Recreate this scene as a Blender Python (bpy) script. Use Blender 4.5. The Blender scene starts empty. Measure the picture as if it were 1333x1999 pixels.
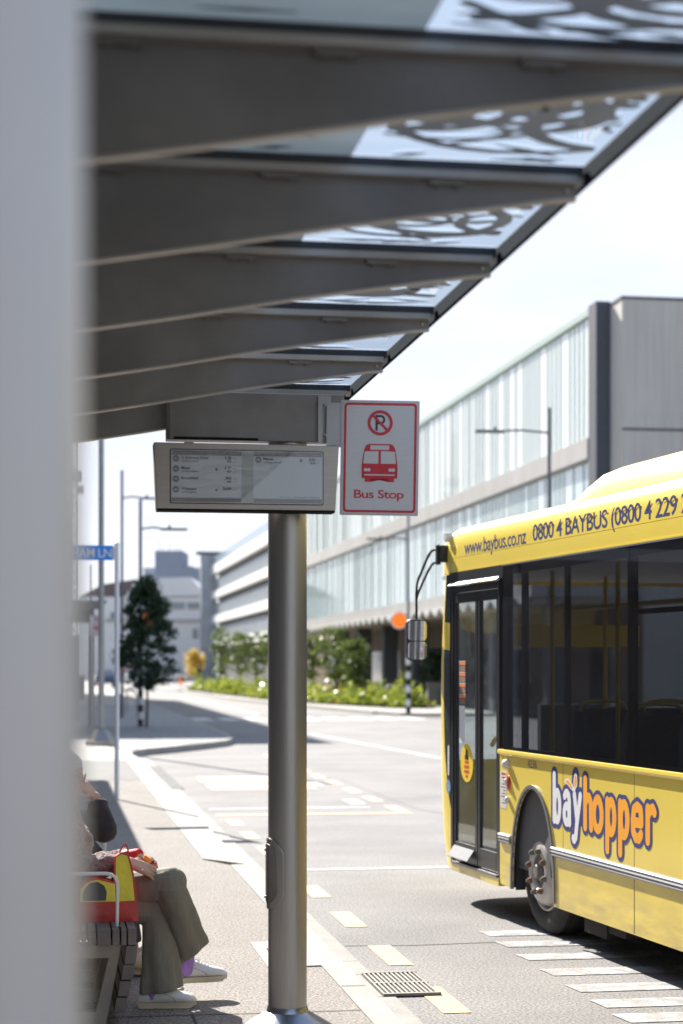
import bpy, bmesh, math, random
from mathutils import Vector, Matrix, noise
R = math.radians
random.seed(7)
sc = bpy.context.scene
col = sc.collection

# ---------------------------------------------------------------- camera, sky, sun, exposure
FPX, EYE = 3500.0, 1.8            # focal length in photo pixels (photo 1333 x 1999), eye height
cd = bpy.data.cameras.new('camera')
cam = bpy.data.objects.new('camera', cd); col.objects.link(cam); sc.camera = cam
cam.location = (0, 0, EYE); cam.rotation_euler = (R(90), 0, 0)
cd.sensor_fit = 'VERTICAL'; cd.sensor_height = 36; cd.lens = FPX/1999*36
cd.shift_x = 0.0; cd.shift_y = 300.5/1999
cd.clip_start = 0.05; cd.clip_end = 3000
cd.dof.use_dof = True; cd.dof.focus_distance = 9.4; cd.dof.aperture_fstop = 2.25
cd.dof.aperture_blades = 0

SUN_TRAVEL = Vector((.427, -.904, -.72)).normalized()
SUN_EL = math.asin(-SUN_TRAVEL.z)
SUN_AZ = math.atan2(-SUN_TRAVEL.x, -SUN_TRAVEL.y)      # clockwise from +Y
sd = bpy.data.lights.new('sun', 'SUN'); sun = bpy.data.objects.new('sun', sd); col.objects.link(sun)
sun.rotation_euler = SUN_TRAVEL.to_track_quat('-Z', 'Y').to_euler()
sd.energy = 5.0; sd.angle = R(.53); sd.color = (1.0, .945, .865)
w = bpy.data.worlds.new('World'); sc.world = w; w.use_nodes = True
wt = w.node_tree; wn = wt.nodes; wl = wt.links; wn.clear()
sky = wn.new('ShaderNodeTexSky'); sky.sky_type = 'NISHITA'; sky.sun_disc = False
sky.sun_elevation = SUN_EL; sky.sun_rotation = SUN_AZ % (2*math.pi); sky.air_density = 1.0; sky.dust_density = 1.6
tc = wn.new('ShaderNodeTexCoord'); mp = wn.new('ShaderNodeMapping'); mp.inputs['Scale'].default_value = (1, 1, 3.2)
nz = wn.new('ShaderNodeTexNoise'); nz.inputs['Scale'].default_value = 2.2; nz.inputs['Detail'].default_value = 7; nz.inputs['Roughness'].default_value = .55
cr = wn.new('ShaderNodeValToRGB'); cr.color_ramp.elements[0].position = .47; cr.color_ramp.elements[1].position = .76
mx = wn.new('ShaderNodeMix'); mx.data_type = 'RGBA'; mx.inputs['B'].default_value = (3.55, 3.68, 4.05, 1)
ml = wn.new('ShaderNodeMath'); ml.operation = 'MULTIPLY'; ml.inputs[1].default_value = .85
bg = wn.new('ShaderNodeBackground'); bg.inputs['Strength'].default_value = .12
wo = wn.new('ShaderNodeOutputWorld')
wl.new(tc.outputs['Generated'], mp.inputs['Vector']); wl.new(mp.outputs['Vector'], nz.inputs['Vector']); wl.new(nz.outputs['Fac'], cr.inputs['Fac'])
wl.new(cr.outputs['Color'], ml.inputs[0]); wl.new(ml.outputs[0], mx.inputs['Factor']); wl.new(sky.outputs['Color'], mx.inputs['A'])
mn = wn.new('ShaderNodeVectorMath'); mn.operation = 'MINIMUM'; 
sp = wn.new('ShaderNodeSeparateXYZ'); wl.new(tc.outputs['Generated'], sp.inputs[0])
hz_ = wn.new('ShaderNodeMapRange'); hz_.inputs['From Min'].default_value = .02; hz_.inputs['From Max'].default_value = .15; hz_.inputs['To Min'].default_value = 1; hz_.inputs['To Max'].default_value = 0; wl.new(sp.outputs['Z'], hz_.inputs['Value'])
ad = wn.new('ShaderNodeMath'); ad.operation = 'ADD'; ad.use_clamp = True; wl.new(hz_.outputs['Result'], ad.inputs[0]); wl.new(cr.outputs['Color'], ad.inputs[1])
cap = wn.new('ShaderNodeMix'); cap.data_type = 'RGBA'; cap.inputs['A'].default_value = (2.9, 3.12, 3.72, 1); cap.inputs['B'].default_value = (3.95, 4.05, 4.3, 1); wl.new(ad.outputs[0], cap.inputs['Factor']); wl.new(cap.outputs['Result'], mn.inputs[1])
wl.new(mx.outputs['Result'], mn.inputs[0]); wl.new(mn.outputs['Vector'], bg.inputs['Color']); wl.new(bg.outputs['Background'], wo.inputs['Surface'])
sc.view_settings.view_transform = 'Standard'; sc.view_settings.look = 'None'
sc.view_settings.exposure = 1.36; sc.view_settings.gamma = 1
sc.render.engine = 'CYCLES'
try:
    sc.cycles.use_denoising = True; sc.cycles.max_bounces = 10; sc.cycles.transparent_max_bounces = 24
    sc.cycles.sample_clamp_indirect = 6
except Exception: pass

# ---------------------------------------------------------------- frames
ROAD = math.atan(566/3500.0)                 # the street runs 9.2 degrees left of the view axis
ct, st = math.cos(ROAD), math.sin(ROAD)
MR = Matrix.Rotation(ROAD, 4, 'Z')
def at(px, py, Y):
    """photo pixel at depth Y -> street frame (t across, s along, z)"""
    X = (px-666.5)/FPX*Y; z = EYE+(1300-py)*Y/FPX
    return Vector((ct*X+st*Y, -st*X+ct*Y, z))
# ---------------------------------------------------------------- materials
MATS = {}
def rgb(c): return (c[0], c[1], c[2], 1)
def mat(name, c, rough=.6, metal=0, var=0, vscale=8, bump=0, bscale=60, spec=.5, c2=None, stretch=None, coat=0, emit=0, speck=0, sscale=300, trans=0, sheen=0, detail=6, bdist=.01, ramp=(.3, .7)):
    if name in MATS: return MATS[name]
    m = bpy.data.materials.new(name); m.use_nodes = True; MATS[name] = m
    n = m.node_tree.nodes; l = m.node_tree.links; p = n['Principled BSDF']
    p.inputs['Base Color'].default_value = rgb(c); p.inputs['Roughness'].default_value = rough
    p.inputs['Metallic'].default_value = metal; p.inputs['Specular IOR Level'].default_value = spec
    if coat: p.inputs['Coat Weight'].default_value = coat; p.inputs['Coat Roughness'].default_value = .06
    if sheen: p.inputs['Sheen Weight'].default_value = sheen
    if trans: p.inputs['Transmission Weight'].default_value = trans
    if emit: p.inputs['Emission Color'].default_value = rgb(c); p.inputs['Emission Strength'].default_value = emit
    t = n.new('ShaderNodeTexCoord'); src = t.outputs['Object']
    if stretch:
        mpn = n.new('ShaderNodeMapping'); mpn.inputs['Scale'].default_value = stretch; l.new(src, mpn.inputs['Vector']); src = mpn.outputs['Vector']
    colr = None
    if var or c2:
        z = n.new('ShaderNodeTexNoise'); z.inputs['Scale'].default_value = vscale; z.inputs['Detail'].default_value = detail; z.inputs['Roughness'].default_value = .6
        l.new(src, z.inputs['Vector'])
        r = n.new('ShaderNodeValToRGB'); r.color_ramp.elements[0].position = ramp[0]; r.color_ramp.elements[1].position = ramp[1]
        a = c2 if c2 else tuple(max(0, x*(1-var)) for x in c); b = c if c2 else tuple(min(1, x*(1+var)) for x in c)
        r.color_ramp.elements[0].color = rgb(a); r.color_ramp.elements[1].color = rgb(b)
        l.new(z.outputs['Fac'], r.inputs['Fac']); colr = r.outputs['Color']
    if speck:
        z = n.new('ShaderNodeTexNoise'); z.inputs['Scale'].default_value = sscale; z.inputs['Detail'].default_value = 2
        l.new(t.outputs['Object'], z.inputs['Vector'])
        r = n.new('ShaderNodeMapRange'); r.inputs['From Min'].default_value = .32; r.inputs['From Max'].default_value = .68
        r.inputs['To Min'].default_value = 1-speck; r.inputs['To Max'].default_value = 1+speck
        l.new(z.outputs['Fac'], r.inputs['Value'])
        mm = n.new('ShaderNodeVectorMath'); mm.operation = 'SCALE'
        if colr: l.new(colr, mm.inputs[0])
        else: mm.inputs[0].default_value = c
        l.new(r.outputs['Result'], mm.inputs['Scale']); colr = mm.outputs['Vector']
    if colr: l.new(colr, p.inputs['Base Color'])
    if bump:
        z = n.new('ShaderNodeTexNoise'); z.inputs['Scale'].default_value = bscale; z.inputs['Detail'].default_value = 4
        l.new(src, z.inputs['Vector'])
        b = n.new('ShaderNodeBump'); b.inputs['Strength'].default_value = bump; b.inputs['Distance'].default_value = bdist
        l.new(z.outputs['Fac'], b.inputs['Height']); l.new(b.outputs['Normal'], p.inputs['Normal'])
    return m
def glass(name, tint, gloss=(1, 1, 1), rough=.02, base=.08, dirt=0, ior=1.45, dcol=(.4, .4, .42)):
    if name in MATS: return MATS[name]
    m = bpy.data.materials.new(name); m.use_nodes = True; MATS[name] = m
    n = m.node_tree.nodes; l = m.node_tree.links; n.clear()
    o = n.new('ShaderNodeOutputMaterial'); tr = n.new('ShaderNodeBsdfTransparent'); tr.inputs['Color'].default_value = rgb(tint)
    g = n.new('ShaderNodeBsdfGlossy'); g.inputs['Color'].default_value = rgb(gloss); g.inputs['Roughness'].default_value = rough
    f = n.new('ShaderNodeFresnel'); gb = n.new('ShaderNodeNewGeometry'); kb = n.new('ShaderNodeMapRange'); kb.inputs['To Min'].default_value = ior; kb.inputs['To Max'].default_value = 1/ior
    l.new(gb.outputs['Backfacing'], kb.inputs['Value']); l.new(kb.outputs['Result'], f.inputs['IOR'])
    a = n.new('ShaderNodeMath'); a.operation = 'ADD'; a.inputs[1].default_value = base; a.use_clamp = True
    mi = n.new('ShaderNodeMixShader'); l.new(f.outputs['Fac'], a.inputs[0]); l.new(a.outputs[0], mi.inputs['Fac'])
    l.new(tr.outputs[0], mi.inputs[1]); l.new(g.outputs[0], mi.inputs[2]); out = mi.outputs[0]
    if dirt:
        d = n.new('ShaderNodeBsdfDiffuse'); d.inputs['Color'].default_value = rgb(dcol)
        t = n.new('ShaderNodeTexCoord'); z = n.new('ShaderNodeTexNoise'); z.inputs['Scale'].default_value = 5; z.inputs['Detail'].default_value = 8
        l.new(t.outputs['Object'], z.inputs['Vector'])
        k = n.new('ShaderNodeMapRange'); k.inputs['From Min'].default_value = .35; k.inputs['From Max'].default_value = .75; k.inputs['To Min'].default_value = dirt*.4; k.inputs['To Max'].default_value = dirt*1.5
        l.new(z.outputs['Fac'], k.inputs['Value'])
        m2 = n.new('ShaderNodeMixShader'); l.new(k.outputs['Result'], m2.inputs['Fac']); l.new(out, m2.inputs[1]); l.new(d.outputs[0], m2.inputs[2]); out = m2.outputs[0]
    l.new(out, o.inputs['Surface']); return m
# ---------------------------------------------------------------- objects
def empty(name, loc=(0, 0, 0), rz=ROAD, frame='road'):
    o = bpy.data.objects.new(name, None); o.empty_display_size = .2; col.objects.link(o)
    o.location = (MR @ Vector(loc)) if frame == 'road' else Vector(loc); o.rotation_euler = (0, 0, rz); return o
def tag(o, label=None, cat=None, group=None, kind=None):
    if label: o['label'] = label
    if cat: o['category'] = cat
    if group: o['group'] = group
    if kind: o['kind'] = kind
    return o
def thing(name, label, cat, loc=(0, 0, 0), group=None, rz=0, **k):
    return tag(empty(name, loc, ROAD+rz, **k), label, cat, group)
def children(o): return [c for c in bpy.data.objects if c.parent == o]
def copy_tree(o, parent=None):
    c = o.copy(); col.objects.link(c)
    if parent: c.parent = parent
    for ch in children(o): copy_tree(ch, c)
    return c
PL = {'xy': lambda a, b, d: (a, b, d), 'xz': lambda a, b, d: (a, d, b), 'yz': lambda a, b, d: (d, a, b)}
class MB:
    def __init__(s, o=(0, 0, 0)):
        s.bm = bmesh.new(); s.mats = []; s.ci = 0; s.o = Vector(o)
    def m(s, material):
        if material not in s.mats: s.mats.append(material)
        s.ci = s.mats.index(material); return s
    def face(s, vs):
        try: f = s.bm.faces.new(vs); f.material_index = s.ci; return f
        except ValueError: return None
    def v(s, p): return s.bm.verts.new(Vector(p)-s.o)
    def poly(s, pts): return s.face([s.v(p) for p in pts])
    def box(s, a, b):
        a, b = Vector(a), Vector(b); V = [s.v((x, y, z)) for z in (a.z, b.z) for y in (a.y, b.y) for x in (a.x, b.x)]
        for q in ((0, 2, 3, 1), (4, 5, 7, 6), (0, 1, 5, 4), (2, 6, 7, 3), (0, 4, 6, 2), (1, 3, 7, 5)): s.face([V[i] for i in q])
        return s
    def cbox(s, c, d, M=None):
        c = Vector(c); V = []
        for z in (-1, 1):
            for y in (-1, 1):
                for x in (-1, 1):
                    q = Vector((x*d[0]/2, y*d[1]/2, z*d[2]/2))
                    if M: q = M @ q
                    V.append(s.v(c+q))
        for q in ((0, 2, 3, 1), (4, 5, 7, 6), (0, 1, 5, 4), (2, 6, 7, 3), (0, 4, 6, 2), (1, 3, 7, 5)): s.face([V[i] for i in q])
        return s
    def bar(s, p0, p1, wd, th, up=(0, 0, 1)):
        p0, p1 = Vector(p0), Vector(p1); d = (p1-p0); L = d.length; d.normalize(); up = Vector(up)
        if abs(d.dot(up)) > .98: up = Vector((0, 1, 0))
        x = d.cross(up).normalized(); y = x.cross(d).normalized()
        M = Matrix((x, d, y)).transposed(); return s.cbox((p0+p1)/2, (wd, L, th), M)
    def prism(s, poly, plane, d0, d1):
        f = PL[plane]; A = [s.v(f(a, b, d0)) for a, b in poly]; B = [s.v(f(a, b, d1)) for a, b in poly]; n = len(poly)
        s.face(A); s.face(B[::-1])
        for i in range(n): s.face([A[i], B[i], B[(i+1) % n], A[(i+1) % n]])
        return s
    def sheet(s, poly, plane, d): f = PL[plane]; s.face([s.v(f(a, b, d)) for a, b in poly]); return s
    def rings(s, rr, closed=True, cap=True):
        R_ = [[s.v(p) for p in r] for r in rr]
        for a, b in zip(R_, R_[1:]):
            n = len(a)
            for i in range(n if closed else n-1): s.face([a[i], a[(i+1) % n], b[(i+1) % n], b[i]])
        if cap and closed: s.face(R_[0][::-1]); s.face(R_[-1])
        return s
    def cyl(s, p0, p1, r0, r1=None, n=16, cap=True):
        return s.tube([p0, p1], [r0, r0 if r1 is None else r1], n, cap)
    def tube(s, pts, r, n=8, cap=True, sq=(1, 1)):
        pts = [Vector(p) for p in pts]; k = len(pts); rs = r if isinstance(r, (list, tuple)) else [r]*k
        T = []
        for i in range(k):
            d = pts[min(i+1, k-1)]-pts[max(i-1, 0)]; T.append(d.normalized())
        up = Vector((0, 0, 1)) if abs(T[0].z) < .9 else Vector((0, 1, 0)); x = T[0].cross(up).normalized(); rr = []
        for i in range(k):
            x = (x-T[i]*x.dot(T[i])).normalized(); y = T[i].cross(x)
            rr.append([pts[i]+(x*math.cos(2*math.pi*j/n)*sq[0]+y*math.sin(2*math.pi*j/n)*sq[1])*rs[i] for j in range(n)])
        return s.rings(rr, cap=cap)
    def lathe(s, prof, o, ax='z', n=32, cap=False):
        o = Vector(o); rr = []
        for r, h in prof:
            ring = []
            for j in range(n):
                a = 2*math.pi*j/n; c, q = r*math.cos(a), r*math.sin(a)
                ring.append(o+Vector({'z': (c, q, h), 'x': (h, c, q), 'y': (q, h, c)}[ax]))
            rr.append(ring)
        return s.rings(rr, cap=cap)
    def ell(s, c, r, M=None, n=12):
        c = Vector(c); rr = []
        for i in range(n+1):
            ph = -math.pi/2+math.pi*i/n; ph = max(-1.5, min(1.5, ph)); ring = []
            for j in range(2*n):
                a = math.pi*j/n; q = Vector((r[0]*math.cos(ph)*math.cos(a), r[1]*math.cos(ph)*math.sin(a), r[2]*math.sin(ph)))
                ring.append(c+(M @ q if M else q))
            rr.append(ring)
        return s.rings(rr)
    def cap2(s, a, b, r0, r1, n=10):            # tapered capsule with round ends
        a, b = Vector(a), Vector(b); d = (b-a); L = d.length; d = d/L if L > 1e-6 else Vector((0, 0, 1)); pts = []; rs = []
        for q in (-.96, -.75, -.4, 0): pts.append(a+d*q*r0); rs.append(r0*math.sqrt(1-q*q))
        for q in (0, .4, .75, .96): pts.append(b+d*q*r1); rs.append(r1*math.sqrt(1-q*q))
        return s.tube(pts, rs, n)
    def disc(s, c, r, plane, d, n=24):
        return s.sheet([(c[0]+r*math.cos(2*math.pi*i/n), c[1]+r*math.sin(2*math.pi*i/n)) for i in range(n)], plane, d)
    def ring2(s, c, r0, r1, plane, d, n=36, a0=0, a1=360):
        f = PL[plane]; P = []
        for i in range(n+1):
            a = R(a0+(a1-a0)*i/n); P.append((s.v(f(c[0]+r0*math.cos(a), c[1]+r0*math.sin(a), d)), s.v(f(c[0]+r1*math.cos(a), c[1]+r1*math.sin(a), d))))
        for a, b in zip(P, P[1:]): s.face([a[0], a[1], b[1], b[0]])
        return s
    def stroke(s, path, r, plane, d, inc=.00008, n=8):
        """flat round-ended strokes; r may be a list"""
        k = len(path); rs = r if isinstance(r, (list, tuple)) else [r]*k; f = PL[plane]; q = getattr(s, 'k', 0)
        for i in range(k-1):
            a, b = Vector(path[i]), Vector(path[i+1]); e = b-a
            if e.length < 1e-6: continue
            an = math.atan2(e.y, e.x); P = []
            for j in range(n+1): u = an+math.pi/2+math.pi*j/n; P.append((a.x+rs[i]*math.cos(u), a.y+rs[i]*math.sin(u)))
            for j in range(n+1): u = an-math.pi/2+math.pi*j/n; P.append((b.x+rs[i+1]*math.cos(u), b.y+rs[i+1]*math.sin(u)))
            q += 1; s.sheet(P, plane, d+inc*(q % 61))
        s.k = q; return s
    def text(s, txt, x0, x1, z0, h, plane, d, flip=1, off=.0, ref=None, font_h='H'):
        """built-in font laid on a plane from x0 to x1, baseline z0, cap height h"""
        cu = bpy.data.curves.new('t', 'FONT'); cu.body = txt; cu.offset = off; cu.resolution_u = 4; cu.space_character = .93
        o = bpy.data.objects.new('t', cu); col.objects.link(o)
        dg = bpy.context.evaluated_depsgraph_get(); dg.update(); me = bpy.data.meshes.new_from_object(o.evaluated_get(dg))
        xs = [v.co.x for v in me.vertices]
        if xs:
            a, b = min(xs), max(xs); k = (x1-x0)/(b-a); kz = h/.73; f = PL[plane]
            V = [s.v(f(x0+(v.co.x-a)*k, z0+v.co.y*kz, d)) for v in me.vertices]
            for p in me.polygons: s.face([V[i] for i in p.vertices])
        bpy.data.objects.remove(o); bpy.data.curves.remove(cu); bpy.data.meshes.remove(me); return s
    def build(s, name, material=None, parent=None, smooth=False, bevel=0, label=None, ang=35, rot=None, tri=True):
        if material is not None and not s.mats: s.mats = [material]
        bmesh.ops.triangulate(s.bm, faces=[f for f in s.bm.faces if len(f.verts) > 4])
        bmesh.ops.recalc_face_normals(s.bm, faces=s.bm.faces[:])
        me = bpy.data.meshes.new(name); s.bm.to_mesh(me); s.bm.free()
        for q in s.mats: me.materials.append(q)
        if smooth:
            me.polygons.foreach_set('use_smooth', [True]*len(me.polygons)); me.set_sharp_from_angle(angle=R(ang))
        o = bpy.data.objects.new(name, me); col.objects.link(o)
        if parent: o.parent = parent
        if bevel:
            b = o.modifiers.new('b', 'BEVEL'); b.width = bevel; b.segments = 2; b.limit_method = 'ANGLE'; b.angle_limit = R(40)
        if label: o['label'] = label
        return o
def mesh_thing(mb, name, material, label, cat, loc=(0, 0, 0), group=None, kind=None, rz=0, **k):
    """a top-level thing that is one mesh, in the street frame"""
    o = mb.build(name, material, None, **k); o.location = MR @ Vector(loc); o.rotation_euler = (0, 0, ROAD+rz)
    return tag(o, label, cat, group, kind)
def structure(mb, name, material, label=None, **k):
    o = mb.build(name, material, None, **k); o.rotation_euler = (0, 0, ROAD); tag(o, label, None, None, 'structure'); return o
def rrect(x0, x1, z0, z1, r, n=5):
    P = []
    for cx, cz, a in ((x1-r, z1-r, 0), (x0+r, z1-r, 90), (x0+r, z0+r, 180), (x1-r, z0+r, 270)):
        for i in range(n+1): q = R(a+90*i/n); P.append((cx+r*math.cos(q), cz+r*math.sin(q)))
    return P
def bez(P, n=8):
    """catmull-rom through the points"""
    P = [Vector(p) for p in P]; out = []
    for i in range(len(P)-1):
        a = P[max(i-1, 0)]; b = P[i]; c = P[i+1]; d = P[min(i+2, len(P)-1)]
        for j in range(n):
            u = j/n; out.append(.5*((2*b)+(c-a)*u+(2*a-5*b+4*c-d)*u*u+(3*b-3*c+d-a)*u**3))
    out.append(P[-1]); return out
def remesh(o, voxel, smooth=6, fac=.5):
    m = o.modifiers.new('r', 'REMESH'); m.mode = 'VOXEL'; m.voxel_size = voxel; m.use_smooth_shade = True
    if smooth: k = o.modifiers.new('s', 'SMOOTH'); k.iterations = smooth; k.factor = fac
    return o
# ================================================================ the street
M_asph = mat('asphalt', (.235, .225, .218), .85, c2=(.175, .168, .165), vscale=.55, detail=9, ramp=(.34, .60), bump=.6, bscale=110, speck=.48, sscale=62, spec=.3)
M_asph2 = mat('old_asphalt', (.19, .18, .178), .88, var=.10, vscale=.6, bump=.3, bscale=140, speck=.32, sscale=70, spec=.3)
M_path = mat('footpath_asphalt', (.24, .22, .20), .9, var=.09, vscale=1.3, bump=.5, bscale=110, speck=.52, sscale=70, spec=.25)
M_conc = mat('kerb_concrete', (.31, .29, .265), .85, var=.12, vscale=3, bump=.2, bscale=90, speck=.14, sscale=120)
M_gut = mat('gutter_concrete', (.265, .25, .23), .85, var=.16, vscale=3, bump=.2, bscale=90, speck=.16, sscale=120)
M_pale = mat('pale_paving', (.34, .325, .30), .85, var=.1, vscale=2, speck=.15, sscale=60)
M_dpave = mat('dark_pavers', (.055, .055, .057), .8, c2=(.105, .105, .102), vscale=2.6, speck=.2, sscale=80)
M_cob = mat('cobbles', (.30, .30, .29), .85, c2=(.15, .15, .155), vscale=9, speck=.15, detail=1)
M_white = mat('road_white', (.50, .50, .50), .7, c2=(.36, .355, .35), vscale=12, speck=.25, sscale=60)
M_worn = mat('worn_white', (.40, .395, .39), .75, c2=(.235, .225, .22), vscale=7, detail=14, ramp=(.45, .57), speck=.28, sscale=80)
M_yel = mat('road_yellow', (.62, .45, .20), .7, c2=(.36, .31, .22), vscale=9, detail=10, ramp=(.36, .55), speck=.2, sscale=60)
M_yel2 = mat('road_orange', (.72, .44, .22), .7, c2=(.46, .37, .28), vscale=6, speck=.2, sscale=60)
M_ground = mat('far_ground', (.2, .19, .17), .9, var=.2, vscale=.1)

g = MB().m(M_ground); g.sheet([(-900, -300), (900, -300), (900, 2200), (-900, 2200)], 'xy', -.16)
structure(g, 'ground', None)
g = MB().m(M_asph)
S0, S1 = -20, 420
# carriageway as a grid of strips so the sheet stays flat and even
for a, b in ((-20, 0), (0, 20), (20, 58), (58, 66), (66, 420)):
    g.m(M_asph2 if a in (58,) else M_asph).sheet([(1.3, a), (16.5, a), (16.5, b), (1.3, b)], 'xy', 0)
g.m(M_asph2).sheet([(16.5, 55), (60, 46), (60, 60), (16.5, 62)], 'xy', -.004)
g.m(M_asph).sheet([(16.5, -20), (60, -20), (60, 46), (16.5, 55)], 'xy', -.004)
# thin seam where the newer surface starts
g.m(mat('tar_seam', (.05, .048, .046), .7, var=.3))
P = [(1.86, 11.36), (2.3, 11.31), (2.8, 11.35), (3.4, 11.30), (4.2, 11.38), (6.5, 11.36)]
for a, b in zip(P, P[1:]): g.sheet([a, b, (b[0], b[1]+.022), (a[0], a[1]+.022)], 'xy', .0025)
P = [(4.5, 28), (4.52, 22), (4.9, 20.6), (7, 19.4)]
for a, b in zip(P, P[1:]): g.sheet([a, b, (b[0]+.02, b[1]+.02), (a[0]+.02, a[1]+.02)], 'xy', .0025)
structure(g, 'road', None)

# footpath: raised slab, its kerb line steps out at the crossing
Zp = .13
edge = [(1.48, -20), (1.48, 15.0), (1.44, 15.3), (1.30, 15.45), (1.29, 32.6)]
kerb = [(1.62, -20), (1.62, 15.0), (1.60, 24), (1.58, 32.6)]
bulb = [(1.58, 32.6), (1.50, 34.0), (1.55, 35.2), (1.9, 36.3), (2.5, 37.3), (3.2, 38.6), (3.85, 40.0), (4.15, 41.3), (4.3, 44), (4.3, 110), (4.3, 330)]
inn = [(x-.16, y) if y > 44 else (x-.12, y+.16) for x, y in bulb]; inn[0] = (1.29, 32.6)
g = MB().m(M_path)
g.prism([(-30, -20)]+edge[:2]+[(1.48, 15.0), (-30, 15.0)], 'xy', -.1, Zp)
g.prism([(-30, 15.0), (1.48, 15.0), (1.29, 15.45), (1.29, 26.4), (-30, 26.4)], 'xy', -.1, Zp)
g.m(M_dpave).prism([(-30, 26.4), (1.29, 26.4), (1.29, 32.0), (-30, 32.0)], 'xy', -.1, Zp+.002)
g.m(M_pale).prism([(-30, 32.0), (1.29, 32.0), (1.29, 32.6)]+inn[1:5]+[(3.0, 38.9), (-30, 38.9)], 'xy', -.1, Zp)
g.m(M_cob).prism([(-30, 38.9), (3.0, 38.9)]+inn[6:9]+[(4.14, 78), (-30, 78)], 'xy', -.1, Zp)
g.m(M_pale).prism([(-30, 78), (4.14, 78), (4.14, 330), (-30, 330)], 'xy', -.1, Zp)
g.m(mat('path_joint', (.07, .068, .065), .9, var=.2))
g.sheet([(-8, 8.62), (1.48, 8.56), (1.48, 8.572), (-8, 8.632)], 'xy', Zp+.003)
g.sheet([(.66, 3), (.672, 3), (.672, 8.59), (.66, 8.59)], 'xy', Zp+.004)
structure(g, 'pavement', None)
g = MB().m(M_conc)
g.prism([(1.483, -20), (1.62, -20), (1.62, 15.0), (1.483, 15.0)], 'xy', -.1, Zp+.004)
g.prism([(1.293, 15.5), (1.60, 15.05), (1.60, 26.4), (1.293, 26.4)], 'xy', -.1, Zp+.004)
g.m(M_gut).prism([(1.293, 26.4), (1.60, 26.4), (1.58, 32.6), (1.293, 32.6)], 'xy', -.1, Zp+.004)
g.m(M_conc)
for i in range(len(bulb)-1):
    g.prism([inn[i], bulb[i], bulb[i+1], inn[i+1]], 'xy', -.1, Zp+.005)
# expansion joints
g.m(mat('joint', (.09, .085, .08), .9, var=.2))
s_ = 2.0
while s_ < 26:
    g.sheet([(1.30 if s_ > 15.4 else 1.485, s_), (1.615, s_), (1.615, s_+.012), (1.30 if s_ > 15.4 else 1.485, s_+.012)], 'xy', Zp+.0075); s_ += 2.4
g.m(M_gut); a = -20.45
while a < 36:
    b = a+2.4
    for u, v_ in ((a, min(b, 9.56)), (max(a, 10.28), b)):
        if v_-u > .05 and not (u < 9.9 < v_): g.prism([(1.62, u+.005), (1.842, u+.005), (1.842, v_-.005), (1.62, v_-.005)], 'xy', -.1, .006)
    a = b
g.prism([(1.62, 9.565), (1.775, 9.565), (1.775, 10.275), (1.62, 10.275)], 'xy', -.1, .006)
g.m(M_dpave)
for i in range(12):
    for j in range(3): g.prism([(1.62+.1*j, 26.2+.5*i), (1.71+.1*j, 26.2+.5*i), (1.71+.1*j, 26.65+.5*i), (1.62+.1*j, 26.65+.5*i)], 'xy', -.1, .012)
structure(g, 'kerb', None)

# markings
def quad(g, t0, t1, s0, s1, z=.004, sk=0): g.sheet([(t0, s0), (t1, s0), (t1+sk, s1), (t0+sk, s1)], 'xy', z)
g = MB().m(M_yel)
for i, s_ in enumerate((20.5, 18.95, 17.35, 15.75, 14.15, 12.55, 10.95, 9.45, 7.9, 6.4, 4.9)):
    if s_ == 9.45: g.m(M_yel)
    quad(g, 2.0, 2.15, s_-.38, s_+.38)
g.m(M_yel2)
for i in range(9): quad(g, 4.2, 4.36, 21.7+1.68*i, 22.65+1.68*i)
quad(g, 1.95, 4.36, 21.45, 21.6); quad(g, 2.3, 3.85, 27.7, 29.0); quad(g, 2.3, 3.85, 25.95, 27.25)
quad(g, 4.3, 4.8, 15.1, 15.28)
quad(g, 13.4, 14.4, 54.0, 54.6)
structure(g, 'yellow_road_markings', None)
g = MB().m(M_white)
quad(g, 1.9, 6.4, 15.60, 15.72); quad(g, 1.95, 4.0, 22.4, 22.54)
for s_ in (23.0, 26.6, 30.2): quad(g, 3.85, 4.05, s_, s_+.8)
g.sheet([(8.2, 20), (8.32, 20), (6.85, 47.2), (6.70, 47.2)], 'xy', .004)
quad(g, 7.45, 7.62, 66, 108)
quad(g, 4.6, 12.2, 58.2, 58.6, .005)
t_ = 4.7
while t_ < 12.2: quad(g, t_, t_+.62, 59.0, 62.0); t_ += .9
g.m(M_worn)
for s0_ in (11.86, 11.39, 10.87, 10.32, 9.79, 9.33, 8.93, 8.5, 8.05):
    quad(g, 2.88, 3.80, s0_-.25, s0_-.02, .004, -.03)
structure(g, 'white_road_markings', None)

# drain grate
gr = thing('drain_grate', 'grey slotted metal drain grate set in the gutter beside the yellow dashes', 'drain grate', (1.935, 9.92, 0))
M_grate = mat('grate_metal', (.24, .23, .21), .6, .3, var=.2, vscale=20, bump=.2)
M_black = mat('pit_black', (.012, .012, .012), .9, var=.2)
g = MB(); g.box((-.155, -.35, .004), (.165, -.325, .02)); g.box((-.155, .325, .004), (.165, .35, .02)); g.box((-.155, -.012, .004), (.165, .012, .019))
for i in range(12): x = -.155+i*.0268; g.box((x, -.325, .004), (x+.013, .325, .018))
g.build('grating', M_grate, gr)
MB().box((-.16, -.355, -.05), (.17, .355, .0045)).build('pit', M_black, gr)
# service cover in the kerb line
cv = thing('service_cover', 'pale concrete service cover with rows of punched dots beside the steel pole', 'cover', (1.33, 10.3, Zp))
MB().box((-.15, -.45, -.05), (.15, .45, .008)).build('slab', M_pale, cv)
g = MB()
for r_ in range(2):
    for i in range(4):
        for j in range(7):
            if random.random() < .75: g.cbox((-.06+r_*.1+.018*i-.02, -.2+j*.06, .0095), (.010, .028, .003))
g.build('dots', M_black, cv)
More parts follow.
